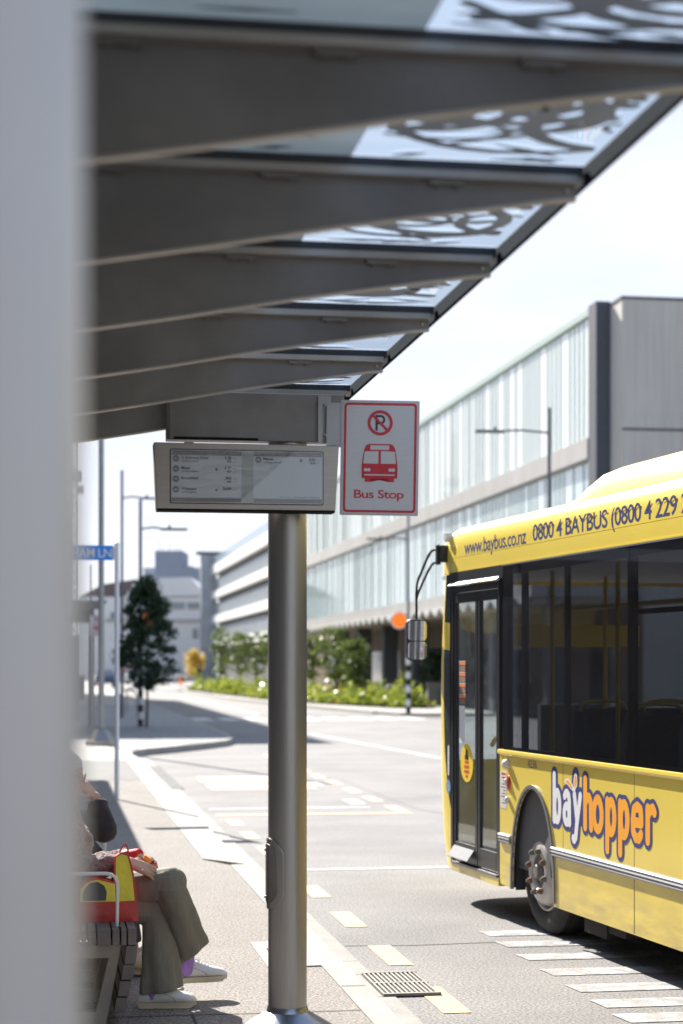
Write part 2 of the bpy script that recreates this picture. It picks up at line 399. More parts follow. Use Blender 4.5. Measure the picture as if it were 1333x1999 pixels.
# ================================================================ bus shelter (street frame, origin at the pole foot)
M_steel = mat('brushed_steel', (.335, .325, .315), .38, .85, var=.10, vscale=5, stretch=(60, 60, 1.2), bump=.04, bscale=30)
M_beam = mat('beam_metal', (.20, .186, .175), .5, .55, var=.26, vscale=2.2, bump=.05, bscale=25)
M_flange = mat('flange_metal', (.40, .36, .32), .42, .6, var=.1, vscale=6)
M_dark = mat('dark_gasket', (.03, .03, .035), .5, var=.2, vscale=10)
M_rail = mat('edge_rail', (.014, .014, .016), .9, .0, spec=.05, var=.15, vscale=4)
M_glassr = glass('roof_glass', (.78, .90, 1.0), base=.0, dirt=.03)
def frosted():
    m = bpy.data.materials.new('frosted_roof_glass'); m.use_nodes = True; n = m.node_tree.nodes; l = m.node_tree.links; n.clear()
    o = n.new('ShaderNodeOutputMaterial'); d = n.new('ShaderNodeBsdfDiffuse'); d.inputs['Color'].default_value = (.55, .60, .63, 1)
    t = n.new('ShaderNodeBsdfTranslucent'); t.inputs['Color'].default_value = (.62, .70, .76, 1)
    g_ = n.new('ShaderNodeBsdfGlossy'); g_.inputs['Roughness'].default_value = .12; g_.inputs['Color'].default_value = (.8, .85, .88, 1)
    tc_ = n.new('ShaderNodeTexCoord'); z = n.new('ShaderNodeTexNoise'); z.inputs['Scale'].default_value = 3; l.new(tc_.outputs['Object'], z.inputs['Vector'])
    r = n.new('ShaderNodeMapRange'); r.inputs['To Min'].default_value = .35; r.inputs['To Max'].default_value = .65; l.new(z.outputs['Fac'], r.inputs['Value'])
    a = n.new('ShaderNodeMixShader'); l.new(r.outputs['Result'], a.inputs['Fac']); l.new(d.outputs[0], a.inputs[1]); l.new(t.outputs[0], a.inputs[2])
    f = n.new('ShaderNodeFresnel'); f.inputs['IOR'].default_value = 1.45
    b = n.new('ShaderNodeMixShader'); l.new(f.outputs[0], b.inputs['Fac']); l.new(a.outputs[0], b.inputs[1]); l.new(g_.outputs[0], b.inputs[2])
    l.new(b.outputs[0], o.inputs['Surface']); return m
M_frost = frosted()
M_frit = mat('frit_print', (.23, .28, .36), .5, var=.15, vscale=5)
M_frit2 = mat('faint_frit', (.17, .20, .215), .5, var=.15, vscale=5)
M_bolt = mat('bolt_metal', (.5, .5, .5), .3, .9, var=.1)

TE, ZT = 1.33, 3.03          # outer edge of the roof, top of the beams
def low(t):                  # underside of a beam
    P = [(-2.2, 2.97), (-1.6, 2.80), (-.9, 2.69), (-.4, 2.705), (.0, 2.765), (.13, 2.786), (.40, 2.832), (.71, 2.889), (1.0, 2.936), (1.25, 2.975), (1.4, 2.985)]
    for (a, za), (b, zb) in zip(P, P[1:]):
        if t <= b: return za+(zb-za)*(t-a)/(b-a)
    return P[-1][1]
def koru(rnd, x0, x1, y0, y1, mb, dense=1.0):
    """curling fern scrolls, dots and leaf slips printed on one pane"""
    mb.k = 0
    def curl(cx, cy, s, a0, turn, rev=2.1):
        P = []; Rr = []
        N = 44
        for i in range(N+1):
            u = i/N; a = a0+turn*u*rev*2*math.pi; r = s*(1-u)**.85+.012
            x = cx+r*math.cos(a)*1.25; y = cy+r*math.sin(a)
            P.append((x, y)); Rr.append(.009+.015*(math.sin(math.pi*min(1, u*1.2))))
        ok = lambda p, r: x0+r < p[0] < x1-r and y0+r < p[1] < y1-r
        for i in range(N):
            if ok(P[i], Rr[i]) and ok(P[i+1], Rr[i+1]): mb.stroke(P[i:i+2], Rr[i:i+2], 'xy', 0, inc=-.00002, n=5)
    W = x1-x0; n = max(2, int(round(3*dense)))
    for i in range(n):
        cx = x0+W*(i+.5)/n+rnd.uniform(-.05, .05); cy = (y0+y1)/2+rnd.uniform(-.14, .14)
        curl(cx, cy, rnd.uniform(.14, .30), rnd.uniform(0, 6.3), rnd.choice((-1, 1)), rnd.uniform(1.5, 2.3))
    for i in range(int(12*dense)):
        cx, cy = rnd.uniform(x0+.08, x1-.08), rnd.choice((y0+.05, y1-.05, rnd.uniform(y0+.05, y1-.05))); a = rnd.uniform(-.5, .5); L = rnd.uniform(.04, .10)
        L = min(L, x1-cx-.03, cx-x0-.03)
        if L < .02 or not (y0+.03 < cy-L*abs(math.sin(a)) and cy+L*abs(math.sin(a)) < y1-.03): continue
        mb.stroke([(cx-L*math.cos(a), min(max(cy-L*math.sin(a), y0+.03), y1-.03)), (cx, cy), (cx+L*math.cos(a), min(max(cy+L*math.sin(a), y0+.03), y1-.03))], [.004, rnd.uniform(.009, .017), .004], 'xy', 0, inc=-.00002, n=4)
def make_shelter(name, label, cat, loc, group, nb, pole_at, dz=0, near_extra=0, detail=True):
    """beams from s=0 going toward the camera at 0.878 steps"""
    root = thing(name, label, cat, loc, group)
    clip0 = None; STEP = .890; y_far = .12; y_near = -(nb-1)*STEP-.3
    ts = [-2.2, -1.9, -1.6, -1.25, -.9, -.6, -.4, -.2, 0, .13, .26, .40, .55, .71, .85, 1.0, 1.12, 1.25, 1.305]
    for i in range(nb):
        y = -i*STEP; mb = MB(); mb.m(M_beam)
        mb.prism([(t, low(t)+dz) for t in ts]+[(1.305, ZT-.02+dz), (-2.2, ZT-.02+dz)], 'xz', y-.005, y+.005)
        b = mb.build('beam', None, root)
        mb = MB(); mb.m(M_flange)
        for p, q in zip(ts, ts[1:]):
            mb.prism([(p, low(p)+dz-.007), (q, low(q)+dz-.007), (q, low(q)+dz), (p, low(p)+dz)], 'xz', y-.013, y+.013)
        mb.box((-2.2, y-.032, ZT-.02+dz), (1.305, y+.032, ZT+dz))
        mb.build('flange', None, b)
        if detail:
            for t in (-.75, -.32, .13, .55, .97):
                if clip0 is None:
                    mb = MB().m(M_beam); mb.box((-.045, -.020, -.034), (.045, -.0055, -.021))
                    for k in (-.025, .025): mb.cyl((k, -.013, -.034), (k, -.013, -.039), .006, n=8)
                    clip0 = c_ = mb.build('clip', None, b)
                else: c_ = clip0.copy(); col.objects.link(c_); c_.parent = b
                c_.location = (t, y, ZT+dz)
    # panes
    for i in range(nb):
        ya = -i*STEP+.012; yb = ya-STEP+.02
        if i == nb-1: yb = ya-.3
        y0, y1 = min(ya, yb), max(ya, yb)
        c = MB().m(M_glassr); c.sheet([(.7305, y0), (TE-.005, y0), (TE-.005, y1), (.7305, y1)], 'xy', ZT+.030+dz)
        p = c.build('glass_pane', None, root)
        c = MB().m(M_frost); c.box((-2.2, y0, ZT+.028+dz), (.7295, y1, ZT+.038+dz))
        p2 = c.build('frosted_pane', None, root)
        if detail and y1-y0 > .5:
            f = MB((0, 0, 0)); rnd = random.Random(40+i); koru(rnd, .74, TE-.02, y0+.02, y1-.02, f, 2.4)
            q = f.build('frit_pattern', M_frit, p); q.location.z = ZT+.0265+dz
            f = MB(); koru(random.Random(90+i), -.6, .68, y0+.03, y1-.03, f, 2.2)
            q = f.build('frit_pattern', M_frit2, p2); q.location.z = ZT+.0265+dz
    # gaskets along every beam and the joint between the panes
    mb = MB().m(M_dark)
    for i in range(nb): y = -i*STEP; mb.box((-2.2, y-.020, ZT+dz), (1.32, y+.020, ZT+.0265+dz))
    mb.build('gasket', None, root)
    mb = MB().m(M_rail)
    mb.box((TE-.004, y_near, ZT-.018+dz), (TE+.010, y_far, ZT+.032+dz))
    er = mb.build('edge_rail', None, root, bevel=.002)
    if detail:
        for i in range(nb): MB().m(M_bolt).ell((TE-.05, -i*STEP-.008, ZT-.034+dz), (.006, .004, .006), n=5).build('bolt', None, er, smooth=True)
    MB().m(M_beam).box((-2.22, y_near, ZT-.10+dz), (-2.2, y_far, ZT+.05+dz)).build('back_rail', None, root)
    MB().m(M_beam).box((-.60, y_near, 2.56+dz), (-.46, y_far, 2.695+dz)).build('spine', None, root)
    return root
# ---- the shelter we stand under
PT, PS = at(561, 1900, 8.0)[:2]          # pole axis
sh = make_shelter('bus_shelter', 'steel and glass bus shelter roof with patterned panes over the footpath', 'bus shelter', (0, PS, 0), 'bus shelters on the footpath', 8, 0)
pr_ = .0865
mb = MB().m(M_steel)
mb.cyl((PT, 0, Zp+.12), (PT, 0, 2.80), pr_, n=64)
pole = mb.build('pole', None, sh, smooth=True)
mb = MB().m(mat('base_steel', (.30, .32, .36), .28, .9, var=.08, vscale=6))
mb.lathe([(.0885, .285), (.0925, .275), (.095, .262), (.30, .135), (.315, .128)], (PT, 0, 0), n=64)
cone = mb.build('base_cone', None, pole, smooth=True, ang=20)
MB().m(M_dark).box((PT-.005, -.330, .1335), (PT+.0, -.10, .1345)).build('cone_seam', None, cone)
# oval access hatch on the left flank of the pole
def wrap(theta, z, r): return (PT+r*math.cos(theta), r*math.sin(theta), z)
def hatch(mb, hw, hh, r_in, r_out, th0, zc):
    N = 40; ring = []
    for i in range(N):                                   # stadium outline
        a = 2*math.pi*i/N; x = hw*math.copysign(abs(math.cos(a))**.75, math.cos(a)); z = (hh-hw)*math.copysign(1, math.sin(a)) if abs(math.sin(a)) > .02 else 0
        x = hw*math.cos(a); z += hw*math.sin(a); ring.append((x, z))
    f = lambda k, r: [wrap(th0+x*k/pr_, zc+z*(1-(1-k)*.4), r) for x, z in ring]
    mb.rings([f(1, r_in), f(1, r_out-.002), f(.97, r_out)], cap=False)
    prev = f(.97, r_out); P = [[mb.v(p) for p in prev]]
    for k in (.75, .5, .25, .05):
        cur = [mb.v(wrap(th0+x*.97*k/pr_, zc+z*(.97*k if False else 1)*1.0, r_out)) for x, z in ring]; P.append(cur)
    for a, b in zip(P, P[1:]):
        for i in range(N): mb.face([a[i], a[(i+1) % N], b[(i+1) % N], b[i]])
    return mb
zc = EYE-(403)*8/3500; th0 = R(180+15)
h1 = hatch(MB().m(M_steel), .088, .158, pr_-.004, pr_+.008, th0, zc).build('hatch', None, pole, smooth=True)
hatch(MB().m(M_beam), .062, .132, pr_+.004, pr_+.012, th0, zc).build('hatch_door', None, h1, smooth=True)
mb = MB().m(M_bolt)
for dz_ in (-.105, .105): mb.ell(wrap(th0-.1, zc+dz_, pr_+.016), (.007, .007, .007), n=6)
mb.build('bolts', None, h1, smooth=True)
# head box that joins roof and pole
bx0, bx1 = at(322, 800, 7.93)[0], at(664, 800, 8.05)[0]; zb = EYE+432*8/3500
mb = MB().m(M_beam); mb.box((bx0, -.10, zb), (bx1, -.012, ZT-.03)); hb = mb.build('head_box', None, sh, bevel=.004)
mb = MB().m(M_beam); mb.box((bx0+.012, -.112, zb+.005), (bx0+.032, -.1005, ZT-.04)); mb.m(M_rail).box((bx0+.03, -.113, zb+.002), (bx0+.40, -.1005, zb+.012))
mb.m(M_beam).box((bx0+.655, -.104, zb+.003), (bx1, -.1005, ZT-.08)); mb.build('cover_strips', None, hb)
a0, a1 = bx0+.665, bx0+.722
mb = MB().m(M_steel); mb.prism(rrect(a0, a1, EYE+430*8/3500-.003, EYE+522*8/3500, .006), 'xz', -.118, -.1045)
for z in (EYE+445*8/3500, EYE+503*8/3500): mb.m(M_bolt).ell(((a0+a1)/2, -.121, z), (.0075, .006, .0075), n=6).m(M_steel)
mb.build('bracket_plate', None, hb)
mb = MB().m(M_rail); mb.box((TE-.10, -.05, ZT-.085), (TE-.02, -.03, ZT-.03)); mb.m(M_bolt).ell((TE-.06, -.052, ZT-.055), (.012, .008, .012), n=6)
mb.build('end_bracket', None, sh)

# ---- next shelter up the street
make_shelter('bus_shelter', 'distant bus shelter roof beyond the blue street name sign', 'bus shelter', (.05, 50.3, .0), 'bus shelters on the footpath', 5, 0, dz=.42, detail=False)
r2 = [o for o in bpy.data.objects if o.name.startswith('bus_shelter')][-1]
r2 = bpy.data.objects['bus_shelter.001']
MB().m(M_steel).cyl((1.03, 0, .1), (1.03, 0, 3.3), .0865, n=20).build('pole', None, r2, smooth=True)
MB().m(M_beam).box((.1, -.1, 3.0), (1.1, -.012, 3.42)).build('head_box', None, r2)
MB().m(mat('shelter_panel', (.20, .21, .22), .3, .1, var=.2, vscale=1)).box((-.2, -3.2, .35), (.62, -3.15, 2.6)).build('side_panel', None, r2)

# ---- foreground column at the left edge
cl = thing('steel_column', 'pale grey steel column standing very close at the left edge of the view', 'column', (-.0668, 1.3285, 0))
M_col = mat('column_paint', (.56, .51, .48), .42, .25, var=.05, vscale=2)
MB().m(M_col).cyl((0, 0, .13), (0, 0, 2.77), .0905, n=48).build('shaft', None, cl, smooth=True)
MB().m(M_col).lathe([(.095, .26), (.30, .135)], (0, 0, 0), n=40).build('base_cone', None, cl, smooth=True)

# ================================================================ departure display hung in front of the pole
c0 = at(481, 932, 7.80); dp = thing('departure_display', 'steel framed bus departure screen with route list hung under the shelter roof', 'display', (c0.x, c0.y, c0.z), rz=-R(.15))
U = 7.80/3500
xl, xr, zt, zb_ = -181*U, 181*U, 64*U, -64*U
mb = MB().m(mat('display_case', (.35, .32, .295), .42, .75, var=.06, vscale=4, stretch=(1, 1, 30)))
mb.prism([(xl+.012, zb_), (xr-.016, zb_), (xr, zt), (xl, zt)], 'xz', -.03, .075)
case = mb.build('casing', None, dp, bevel=.004)
MB().m(M_rail).box((xl+.014, -.028, zb_-.008), (xr-.018, .07, zb_+.0)).build('lower_edge', None, case)
S = MB(); sx0, sx1, sz0, sz1 = -148*U, 148*U, -52*U, 50*U
M_scr = mat('eink_screen', (.50, .52, .54), .4, var=.04, vscale=3); M_scrg = mat('eink_gap', (.36, .39, .37), .4, var=.04); M_band = mat('eink_band', (.22, .205, .21), .4, var=.05)
M_ink = mat('eink_ink', (.10, .095, .10), .4, var=.1); M_ink2 = mat('eink_ink_soft', (.20, .195, .20), .4, var=.1); M_inkw = mat('eink_light', (.42, .42, .43), .4, var=.05)
S.m(M_rail).prism(rrect(sx0-.004, sx1+.004, sz0-.004, sz1+.004, .008), 'xz', -.032, -.0301)
S.m(M_scr).prism(rrect(sx0, sx1, sz0, sz1, .006), 'xz', -.0335, -.0321)
scr = S.build('screen', None, dp)
T = MB(); D = -.0345
T.m(M_scrg).prism([(-11*U, sz0), (12*U, sz0), (12*U, sz1), (-11*U, sz1)], 'xz', D, D+.0005)
for a, b in ((sx0+.003, -11.4*U), (12.4*U, sx1-.003)):
    T.m(M_band).prism([(a, sz1-.022), (b, sz1-.022), (b, sz1-.003), (a, sz1-.003)], 'xz', D, D+.0005)
    T.prism([(a, sz0+.003), (b, sz0+.003), (b, sz0+.021), (a, sz0+.021)], 'xz', D, D+.0005)
rows = [('St Andrews Drive', 'via Brookfield', 33, '15', '35'), ('Matua', 'via Brookfield', 13, '17', '47'), ('Brookfield', None, -6.5, '30', '60'), ('Whakatane', 'via Paengaroa', -27, '2:09', None)]
for k, (a, b, zc_, n1, n2) in enumerate(rows):
    z = zc_*U; cx = sx0+.021
    T.m(M_band).disc((cx, z), .0145, 'xz', D, 20)
    T.m(M_inkw).box((cx-.006, D-.0006, z-.003), (cx+.006, D-.0005, z+.003))
    T.m(M_ink).text(a, sx0+.044, sx0+.044+len(a)*.0073, z-.001, .0125, 'xz', D-.0005, off=.006)
    if b: T.m(M_ink2).text(b, sx0+.044, sx0+.044+len(b)*.0052, z-.0135, .0075, 'xz', D-.0005, off=.01)
    T.m(M_ink).text(n1, -43*U-(.012 if len(n1) > 2 else 0), -31*U, z+.0005, .0125, 'xz', D-.0005, off=.02)
    T.m(M_ink2).text('min' if len(n1) < 3 else 'pm', -28*U, -21*U, z+.0015, .0045, 'xz', D-.0005, off=.01)
    if n2: T.m(M_ink).text(n2, -40*U, -31*U, z-.0135, .0095, 'xz', D-.0005, off=.02); T.m(M_ink2).text('min', -28*U, -21*U, z-.012, .004, 'xz', D-.0005)
    if k in (1, 3): T.m(M_ink2).disc((-60*U, z), .006, 'xz', D-.0005, 12)
T.m(M_inkw)
for tx, a, b in (('Route', -146, -134), ('Destination', -127, -105), ('Platform', -62, -44), ('Departs', -34, -15), ('Route', 15, 26), ('Destination', 33, 56), ('Platform', 96, 114), ('Departs', 126, 144), ):
    T.text(tx, a*U, b*U, sz1-.0165, .0075, 'xz', D-.0008)
z = 33*U; T.m(M_band).disc((12.4*U+.0205, z), .0145, 'xz', D, 20); T.m(M_inkw).box((12.4*U+.0145, D-.0006, z-.003), (12.4*U+.0265, D-.0005, z+.003))
T.m(M_ink).text('Matua', 31*U, 51*U, z-.001, .0125, 'xz', D-.0005, off=.02); T.m(M_ink2).text('via Regent Road', 31*U, 66*U, z-.0135, .0075, 'xz', D-.0005, off=.01)
T.m(M_ink2).disc((105*U, z), .007, 'xz', D-.0005, 12)
T.m(M_ink).text('3:30', 121*U, 134*U, z-.001, .0125, 'xz', D-.0005, off=.02); T.text('4:30', 123*U, 134*U, z-.0155, .009, 'xz', D-.0005, off=.02)
T.m(M_ink2).text('pm', 137*U, 143*U, z+.0015, .005, 'xz', D-.0005); T.text('pm', 137*U, 143*U, z-.011, .004, 'xz', D-.0005)
T.m(M_ink2).text('Cancelled', 63*U, 84*U, sz0+.027, .0045, 'xz', D-.0005); T.text('Unscheduled', 90*U, 116*U, sz0+.027, .0045, 'xz', D-.0005); T.text('Real Time', 123*U, 143*U, sz0+.027, .0045, 'xz', D-.0005)
T.build('screen_writing', None, scr)
MB().m(glass('screen_cover', (.96, .97, .98), base=-.015, rough=.01)).prism(rrect(sx0-.002, sx1+.002, sz0-.002, sz1+.002, .006), 'xz', -.0385, -.0375).build('cover_glass', None, dp)
mb = MB().m(M_beam)
for x in (-.25, .2): mb.box((x-.02, .0, zt-.005), (x+.02, .06, zt+.006))
mb.build('hanger', None, dp)

# ================================================================ bus stop signs
M_swhite = mat('sign_white', (.53, .53, .55), .4, var=.04, vscale=14, stretch=(1, 1, 9)); M_sred = mat('sign_red', (.50, .018, .035), .4, var=.12, vscale=16); M_sblk = mat('sign_black', (.03, .03, .045), .4, var=.1); M_salu = mat('sign_alu', (.42, .42, .43), .4, .7, var=.08)
def stop_sign(label, loc, rz, scale=1, pole=False):
    r = thing('bus_stop_sign', label, 'sign', loc, 'bus stop signs', rz=rz)
    u = .344/150*scale; W_, H_ = 75*u, 110*u                        # u = one photo pixel on the panel
    c = MB().m(M_salu); c.prism(rrect(-W_, W_, -H_, H_, 2.5*u), 'xz', 0, .004); pn = c.build('panel', None, r, bevel=.001)
    g = MB(); d = -.001
    g.m(M_swhite).prism(rrect(-W_+4*u, W_-3*u, -H_+3.5*u, H_-3*u, 8*u, 7), 'xz', d, -.0001)
    o_, i_ = rrect(-W_+6*u, W_-5*u, -H_+5.5*u, H_-5*u, 7*u, 7), rrect(-W_+10.5*u, W_-9.5*u, -H_+10*u, H_-9.5*u, 4*u, 7)
    g.m(M_sred); A = [g.v((x, d-.0008, z)) for x, z in o_]; B = [g.v((x, d-.0008, z)) for x, z in i_]
    for i in range(len(A)): g.face([A[i], A[(i+1) % len(A)], B[(i+1) % len(B)], B[i]])
    g.m(M_sblk); cz = 67*u                                         # no-parking roundel
    P = [(-9*u, cz-15*u), (-4.6*u, cz-15*u), (-4.6*u, cz-3*u), (1*u, cz-3*u)]+[(1*u+8.6*u*math.cos(R(a)), cz+6*u+9*u*math.sin(R(a))) for a in range(-90, 91, 12)]+[(-9*u, cz+15*u)]
    g.sheet(P, 'xz', d-.0009)
    g.m(M_swhite).sheet([(-4.6*u, cz+1.2*u), (.6*u, cz+1.2*u)]+[(.6*u+4.8*u*math.cos(R(a)), cz+6*u+4.8*u*math.sin(R(a))) for a in range(-90, 91, 12)]+[(-4.6*u, cz+10.8*u)], 'xz', d-.0015)
    g.m(M_sred).ring2((0, cz), 18.6*u, 24*u, 'xz', d-.002)
    a = R(45); g.sheet([(-15*u-1.6*u, cz+15*u-1.6*u), (-15*u+1.6*u, cz+15*u+1.6*u), (15*u+1.6*u, cz-15*u+1.6*u), (15*u-1.6*u, cz-15*u-1.6*u)], 'xz', d-.0024)
    # bus pictogram
    z0 = -46*u
    g.m(M_sred).prism([(-34*u, z0+7*u), (-34*u, z0+13*u), (-33*u, z0+17*u), (-34.5*u, z0+30*u), (-32*u, z0+50*u), (-29.5*u, z0+63*u), (-26*u, z0+70*u), (-21*u, z0+72.5*u), (21*u, z0+72.5*u), (26*u, z0+70*u), (29.5*u, z0+63*u), (32*u, z0+50*u), (34.5*u, z0+30*u), (33*u, z0+17*u), (34*u, z0+13*u), (34*u, z0+7*u), (28*u, z0+7*u), (28*u, z0), (17*u, z0), (17*u, z0+7*u), (-17*u, z0+7*u), (-17*u, z0), (-28*u, z0), (-28*u, z0+7*u)], 'xz', d-.0009, d-.0001)
    g.m(M_swhite); e = d-.0016
    g.sheet([(-31*u, z0+35*u), (-2.3*u, z0+35*u), (-2.3*u, z0+59*u), (-29*u, z0+58*u)], 'xz', e); g.sheet([(2.3*u, z0+35*u), (31*u, z0+35*u), (29*u, z0+58*u), (2.3*u, z0+59*u)], 'xz', e)
    g.sheet([(-18*u, z0+61.5*u), (18*u, z0+61.5*u), (18*u, z0+70*u), (-18*u, z0+70*u)], 'xz', e)
    g.sheet([(-29*u, z0+12.2*u), (29*u, z0+12.2*u), (29*u, z0+14.6*u), (-29*u, z0+14.6*u)], 'xz', e)
    for x in (-26.5, -20.5, 20.5, 26.5): g.disc((x*u, z0+23*u), 3.3*u, 'xz', e-(.0002 if abs(x) > 21 else 0), 16)
    g.m(M_sred).text('Bus Stop', -48*u, 47*u, -77*u, 16.5*u, 'xz', d-.0009, off=.012)
    g.build('sign_face', None, pn)
    return r
sg = at(741, 894, 7.86)
s1 = stop_sign('white bus stop sign with red border, pictogram and no parking roundel beside the departure screen', (sg.x, sg.y, sg.z), R(-.9)-ROAD+R(1.2))
s1.rotation_euler.y = R(.9)
mb = MB().m(M_salu); mb.box((-.235, .006, .045), (-.06, .012, .24)); mb.build('bracket', None, s1)
sg = at(187, 1221, 44.5); s2 = stop_sign('faded pinkish bus stop sign on a thin post beside the distant shelter', (sg.x, sg.y, sg.z), 0, 1.03)
MB().m(M_salu).cyl((-.12, .03, -2.8), (-.12, .03, .25), .03, n=10).build('post', None, s2, smooth=True)
# ================================================================ the bus (its own frame: x right/away from the kerb, y forward, origin under the front left wheel)
BUSROT = R(14.8)
bus = empty('bus', (1.333, 11.86, 0), BUSROT, 'world')
tag(bus, 'yellow single deck city bus with bayhopper lettering pulling away from the stop'.replace('bayhopper lettering', 'blue lettering'), 'bus')
M_by = mat('bus_yellow', (.87, .665, .10), .30, 0, var=.035, vscale=.8, coat=.25, bump=.012, bscale=3, spec=.5)
M_by2 = mat('bus_yellow_dusty', (.87, .68, .125), .27, 0, c2=(.83, .63, .11), vscale=1.1, coat=.2, bump=.015, bscale=3)
def skirt_dirt(m):
    n = m.node_tree.nodes; l = m.node_tree.links; p = n['Principled BSDF']; src = p.inputs['Base Color'].links[0].from_socket
    t = n.new('ShaderNodeTexCoord'); s_ = n.new('ShaderNodeSeparateXYZ'); l.new(t.outputs['Object'], s_.inputs[0])
    mp_ = n.new('ShaderNodeMapping'); mp_.inputs['Scale'].default_value = (1, 1.2, 6); l.new(t.outputs['Object'], mp_.inputs['Vector'])
    z = n.new('ShaderNodeTexNoise'); z.inputs['Scale'].default_value = 2.2; z.inputs['Detail'].default_value = 8; l.new(mp_.outputs['Vector'], z.inputs['Vector'])
    a = n.new('ShaderNodeMapRange'); a.inputs['From Min'].default_value = .75; a.inputs['From Max'].default_value = .22; a.inputs['To Max'].default_value = .9; l.new(s_.outputs['Z'], a.inputs['Value'])
    b = n.new('ShaderNodeMapRange'); b.inputs['From Min'].default_value = .35; b.inputs['From Max'].default_value = .75; l.new(z.outputs['Fac'], b.inputs['Value'])
    c = n.new('ShaderNodeMath'); c.operation = 'MULTIPLY'; l.new(a.outputs['Result'], c.inputs[0]); l.new(b.outputs['Result'], c.inputs[1])
    x = n.new('ShaderNodeMix'); x.data_type = 'RGBA'; x.inputs['B'].default_value = (.42, .31, .13, 1); l.new(c.outputs[0], x.inputs['Factor']); l.new(src, x.inputs['A']); l.new(x.outputs['Result'], p.inputs['Base Color'])
skirt_dirt(M_by2)
M_bblk = mat('bus_black_trim', (.018, .018, .022), .35, var=.15, vscale=6)
M_seal = mat('rubber_seal', (.03, .03, .033), .6, var=.2)
M_alu = mat('aluminium_rail', (.28, .28, .30), .45, .8, var=.1, vscale=3, stretch=(1, .3, 20))
M_glassb = glass('bus_window_glass', (.25, .26, .29), gloss=(.85, .88, 1.0), base=.12, rough=.012, dirt=.012, dcol=(.3, .3, .33))
M_glassd = glass('bus_door_glass', (.66, .72, .75), gloss=(.85, .9, .95), base=.06, rough=.012, dirt=.10, dcol=(.35, .38, .4))
M_glassc = glass('windscreen_glass', (.86, .90, .90), base=.0)
M_int = mat('bus_interior_grey', (.12, .12, .13), .7, var=.1); M_inty = mat('handrail_yellow', (.85, .62, .06), .35, var=.04)
M_seat = mat('seat_fabric', (.035, .05, .09), .9, var=.4, vscale=30); M_under = mat('underbody', (.035, .033, .032), .85, var=.3, vscale=6)
M_blue = mat('livery_blue', (.035, .045, .19), .45, var=.05); M_lw = mat('livery_white', (.80, .80, .82), .45, var=.03); M_lo = mat('livery_orange', (.95, .40, .02), .45, var=.03)
WB, LR = 2.42, -7.4          # body width, rear end
def part(mb, name, m=None, parent=bus, **k): return mb.build(name, m, parent, **k)
# near side lower panel with wheel arches
def arch(cl, r0, top, zf, n=18):
    P = []
    for i in range(n+1):
        a = math.pi*i/n; P.append((cl+r0*math.cos(a), zf+(top-zf)*abs(math.sin(a))**.82))
    return P                                  # from front foot to rear foot
RW = -5.35
def side_poly(z0, z1):
    P = [(.843, z1), (.843, .262)]+arch(.19, .392, .975, .255)+[(-.202, .232)]
    P += [(RW+.56, .232)]+arch(RW, .56, 1.0, .232)+[(LR, .232), (LR, z1)]
    return P
mb = MB().m(M_by2)
def zlow(l):
    for c_, r0, top, zf in ((.19, .392, .975, .255), (RW, .56, 1.0, .232)):
        if abs(l-c_) < r0: u = (l-c_)/r0; return zf+(top-zf)*math.sqrt(max(0, 1-u*u))**.82
    return .262 if l > .55 else .233
cuts_ = sorted(set([LR, .843, RW-.5601, RW+.5601, RW-.56, RW+.56, -.2021, .5821, -.2020, .5820]+[.19+.392*math.cos(math.pi*i/26) for i in range(27)]+[RW+.56*math.cos(math.pi*i/20) for i in range(21)]))
for la, lb_ in zip(cuts_, cuts_[1:]):
    if lb_-la < 1e-5: continue
    e_ = (lb_-la)*1e-3; za, zb9 = zlow(la+e_), zlow(lb_-e_)
    mb.prism([(la, za), (lb_, zb9), (lb_, 1.175), (la, 1.175)], 'yz', 0, .006)
bmesh.ops.remove_doubles(mb.bm, verts=mb.bm.verts[:], dist=1e-5)
sidep = part(mb, 'side_panel')
mb = MB().m(M_by); mb.prism([(-.012, 1.178), (-.022, 1.19), (-.020, 1.212), (.03, 1.216), (.03, 1.172), (0, 1.172)], 'xz', LR, .835); part(mb, 'sill_moulding', bevel=.002, parent=sidep)
# panel joints
mb = MB().m(mat('panel_gap', (.20, .13, .02), .7, var=.2))
for l in (-.354, -1.46, -2.6): mb.box((-.0006, l-.0025, .63 if l != -2.6 else .24), (-.0002, l+.0025, 1.172))
mb.box((-.0012, -1.4625, .24), (-.0002, -1.4575, .555)); part(mb, 'panel_joint', parent=sidep)
# arch lip
def lip(cl, r0, top, zf, nm='arch_lip'):
    A = arch(cl, r0, top, zf, 28); B = [(cl+(l-cl)*1.055, zf+(z-zf)*1.035) for l, z in A]; mb = MB().m(M_alu)
    for i in range(len(A)-1):
        for d0, d1 in ((-.012, .012),):
            q = [(A[i]), (A[i+1]), (B[i+1]), (B[i])]; mb.prism(q, 'yz', d0, d1)
    return part(mb, nm, parent=sidep)
lip(.19, .392, .975, .255); lip(RW, .56, 1.0, .232)
# rubbing strip
for a, b in ((-.157-.02, LR), (.835, .60)):
    mb = MB().m(M_alu); lo, hi = min(a, b), max(a, b)
    mb.prism([(-.014, .563), (-.020, .572), (-.015, .583), (-.021, .592), (-.015, .603), (-.020, .614), (-.012, .624), (-.001, .624), (-.001, .563)], 'xz', lo, hi)
    part(mb, 'rubbing_strip', parent=sidep)
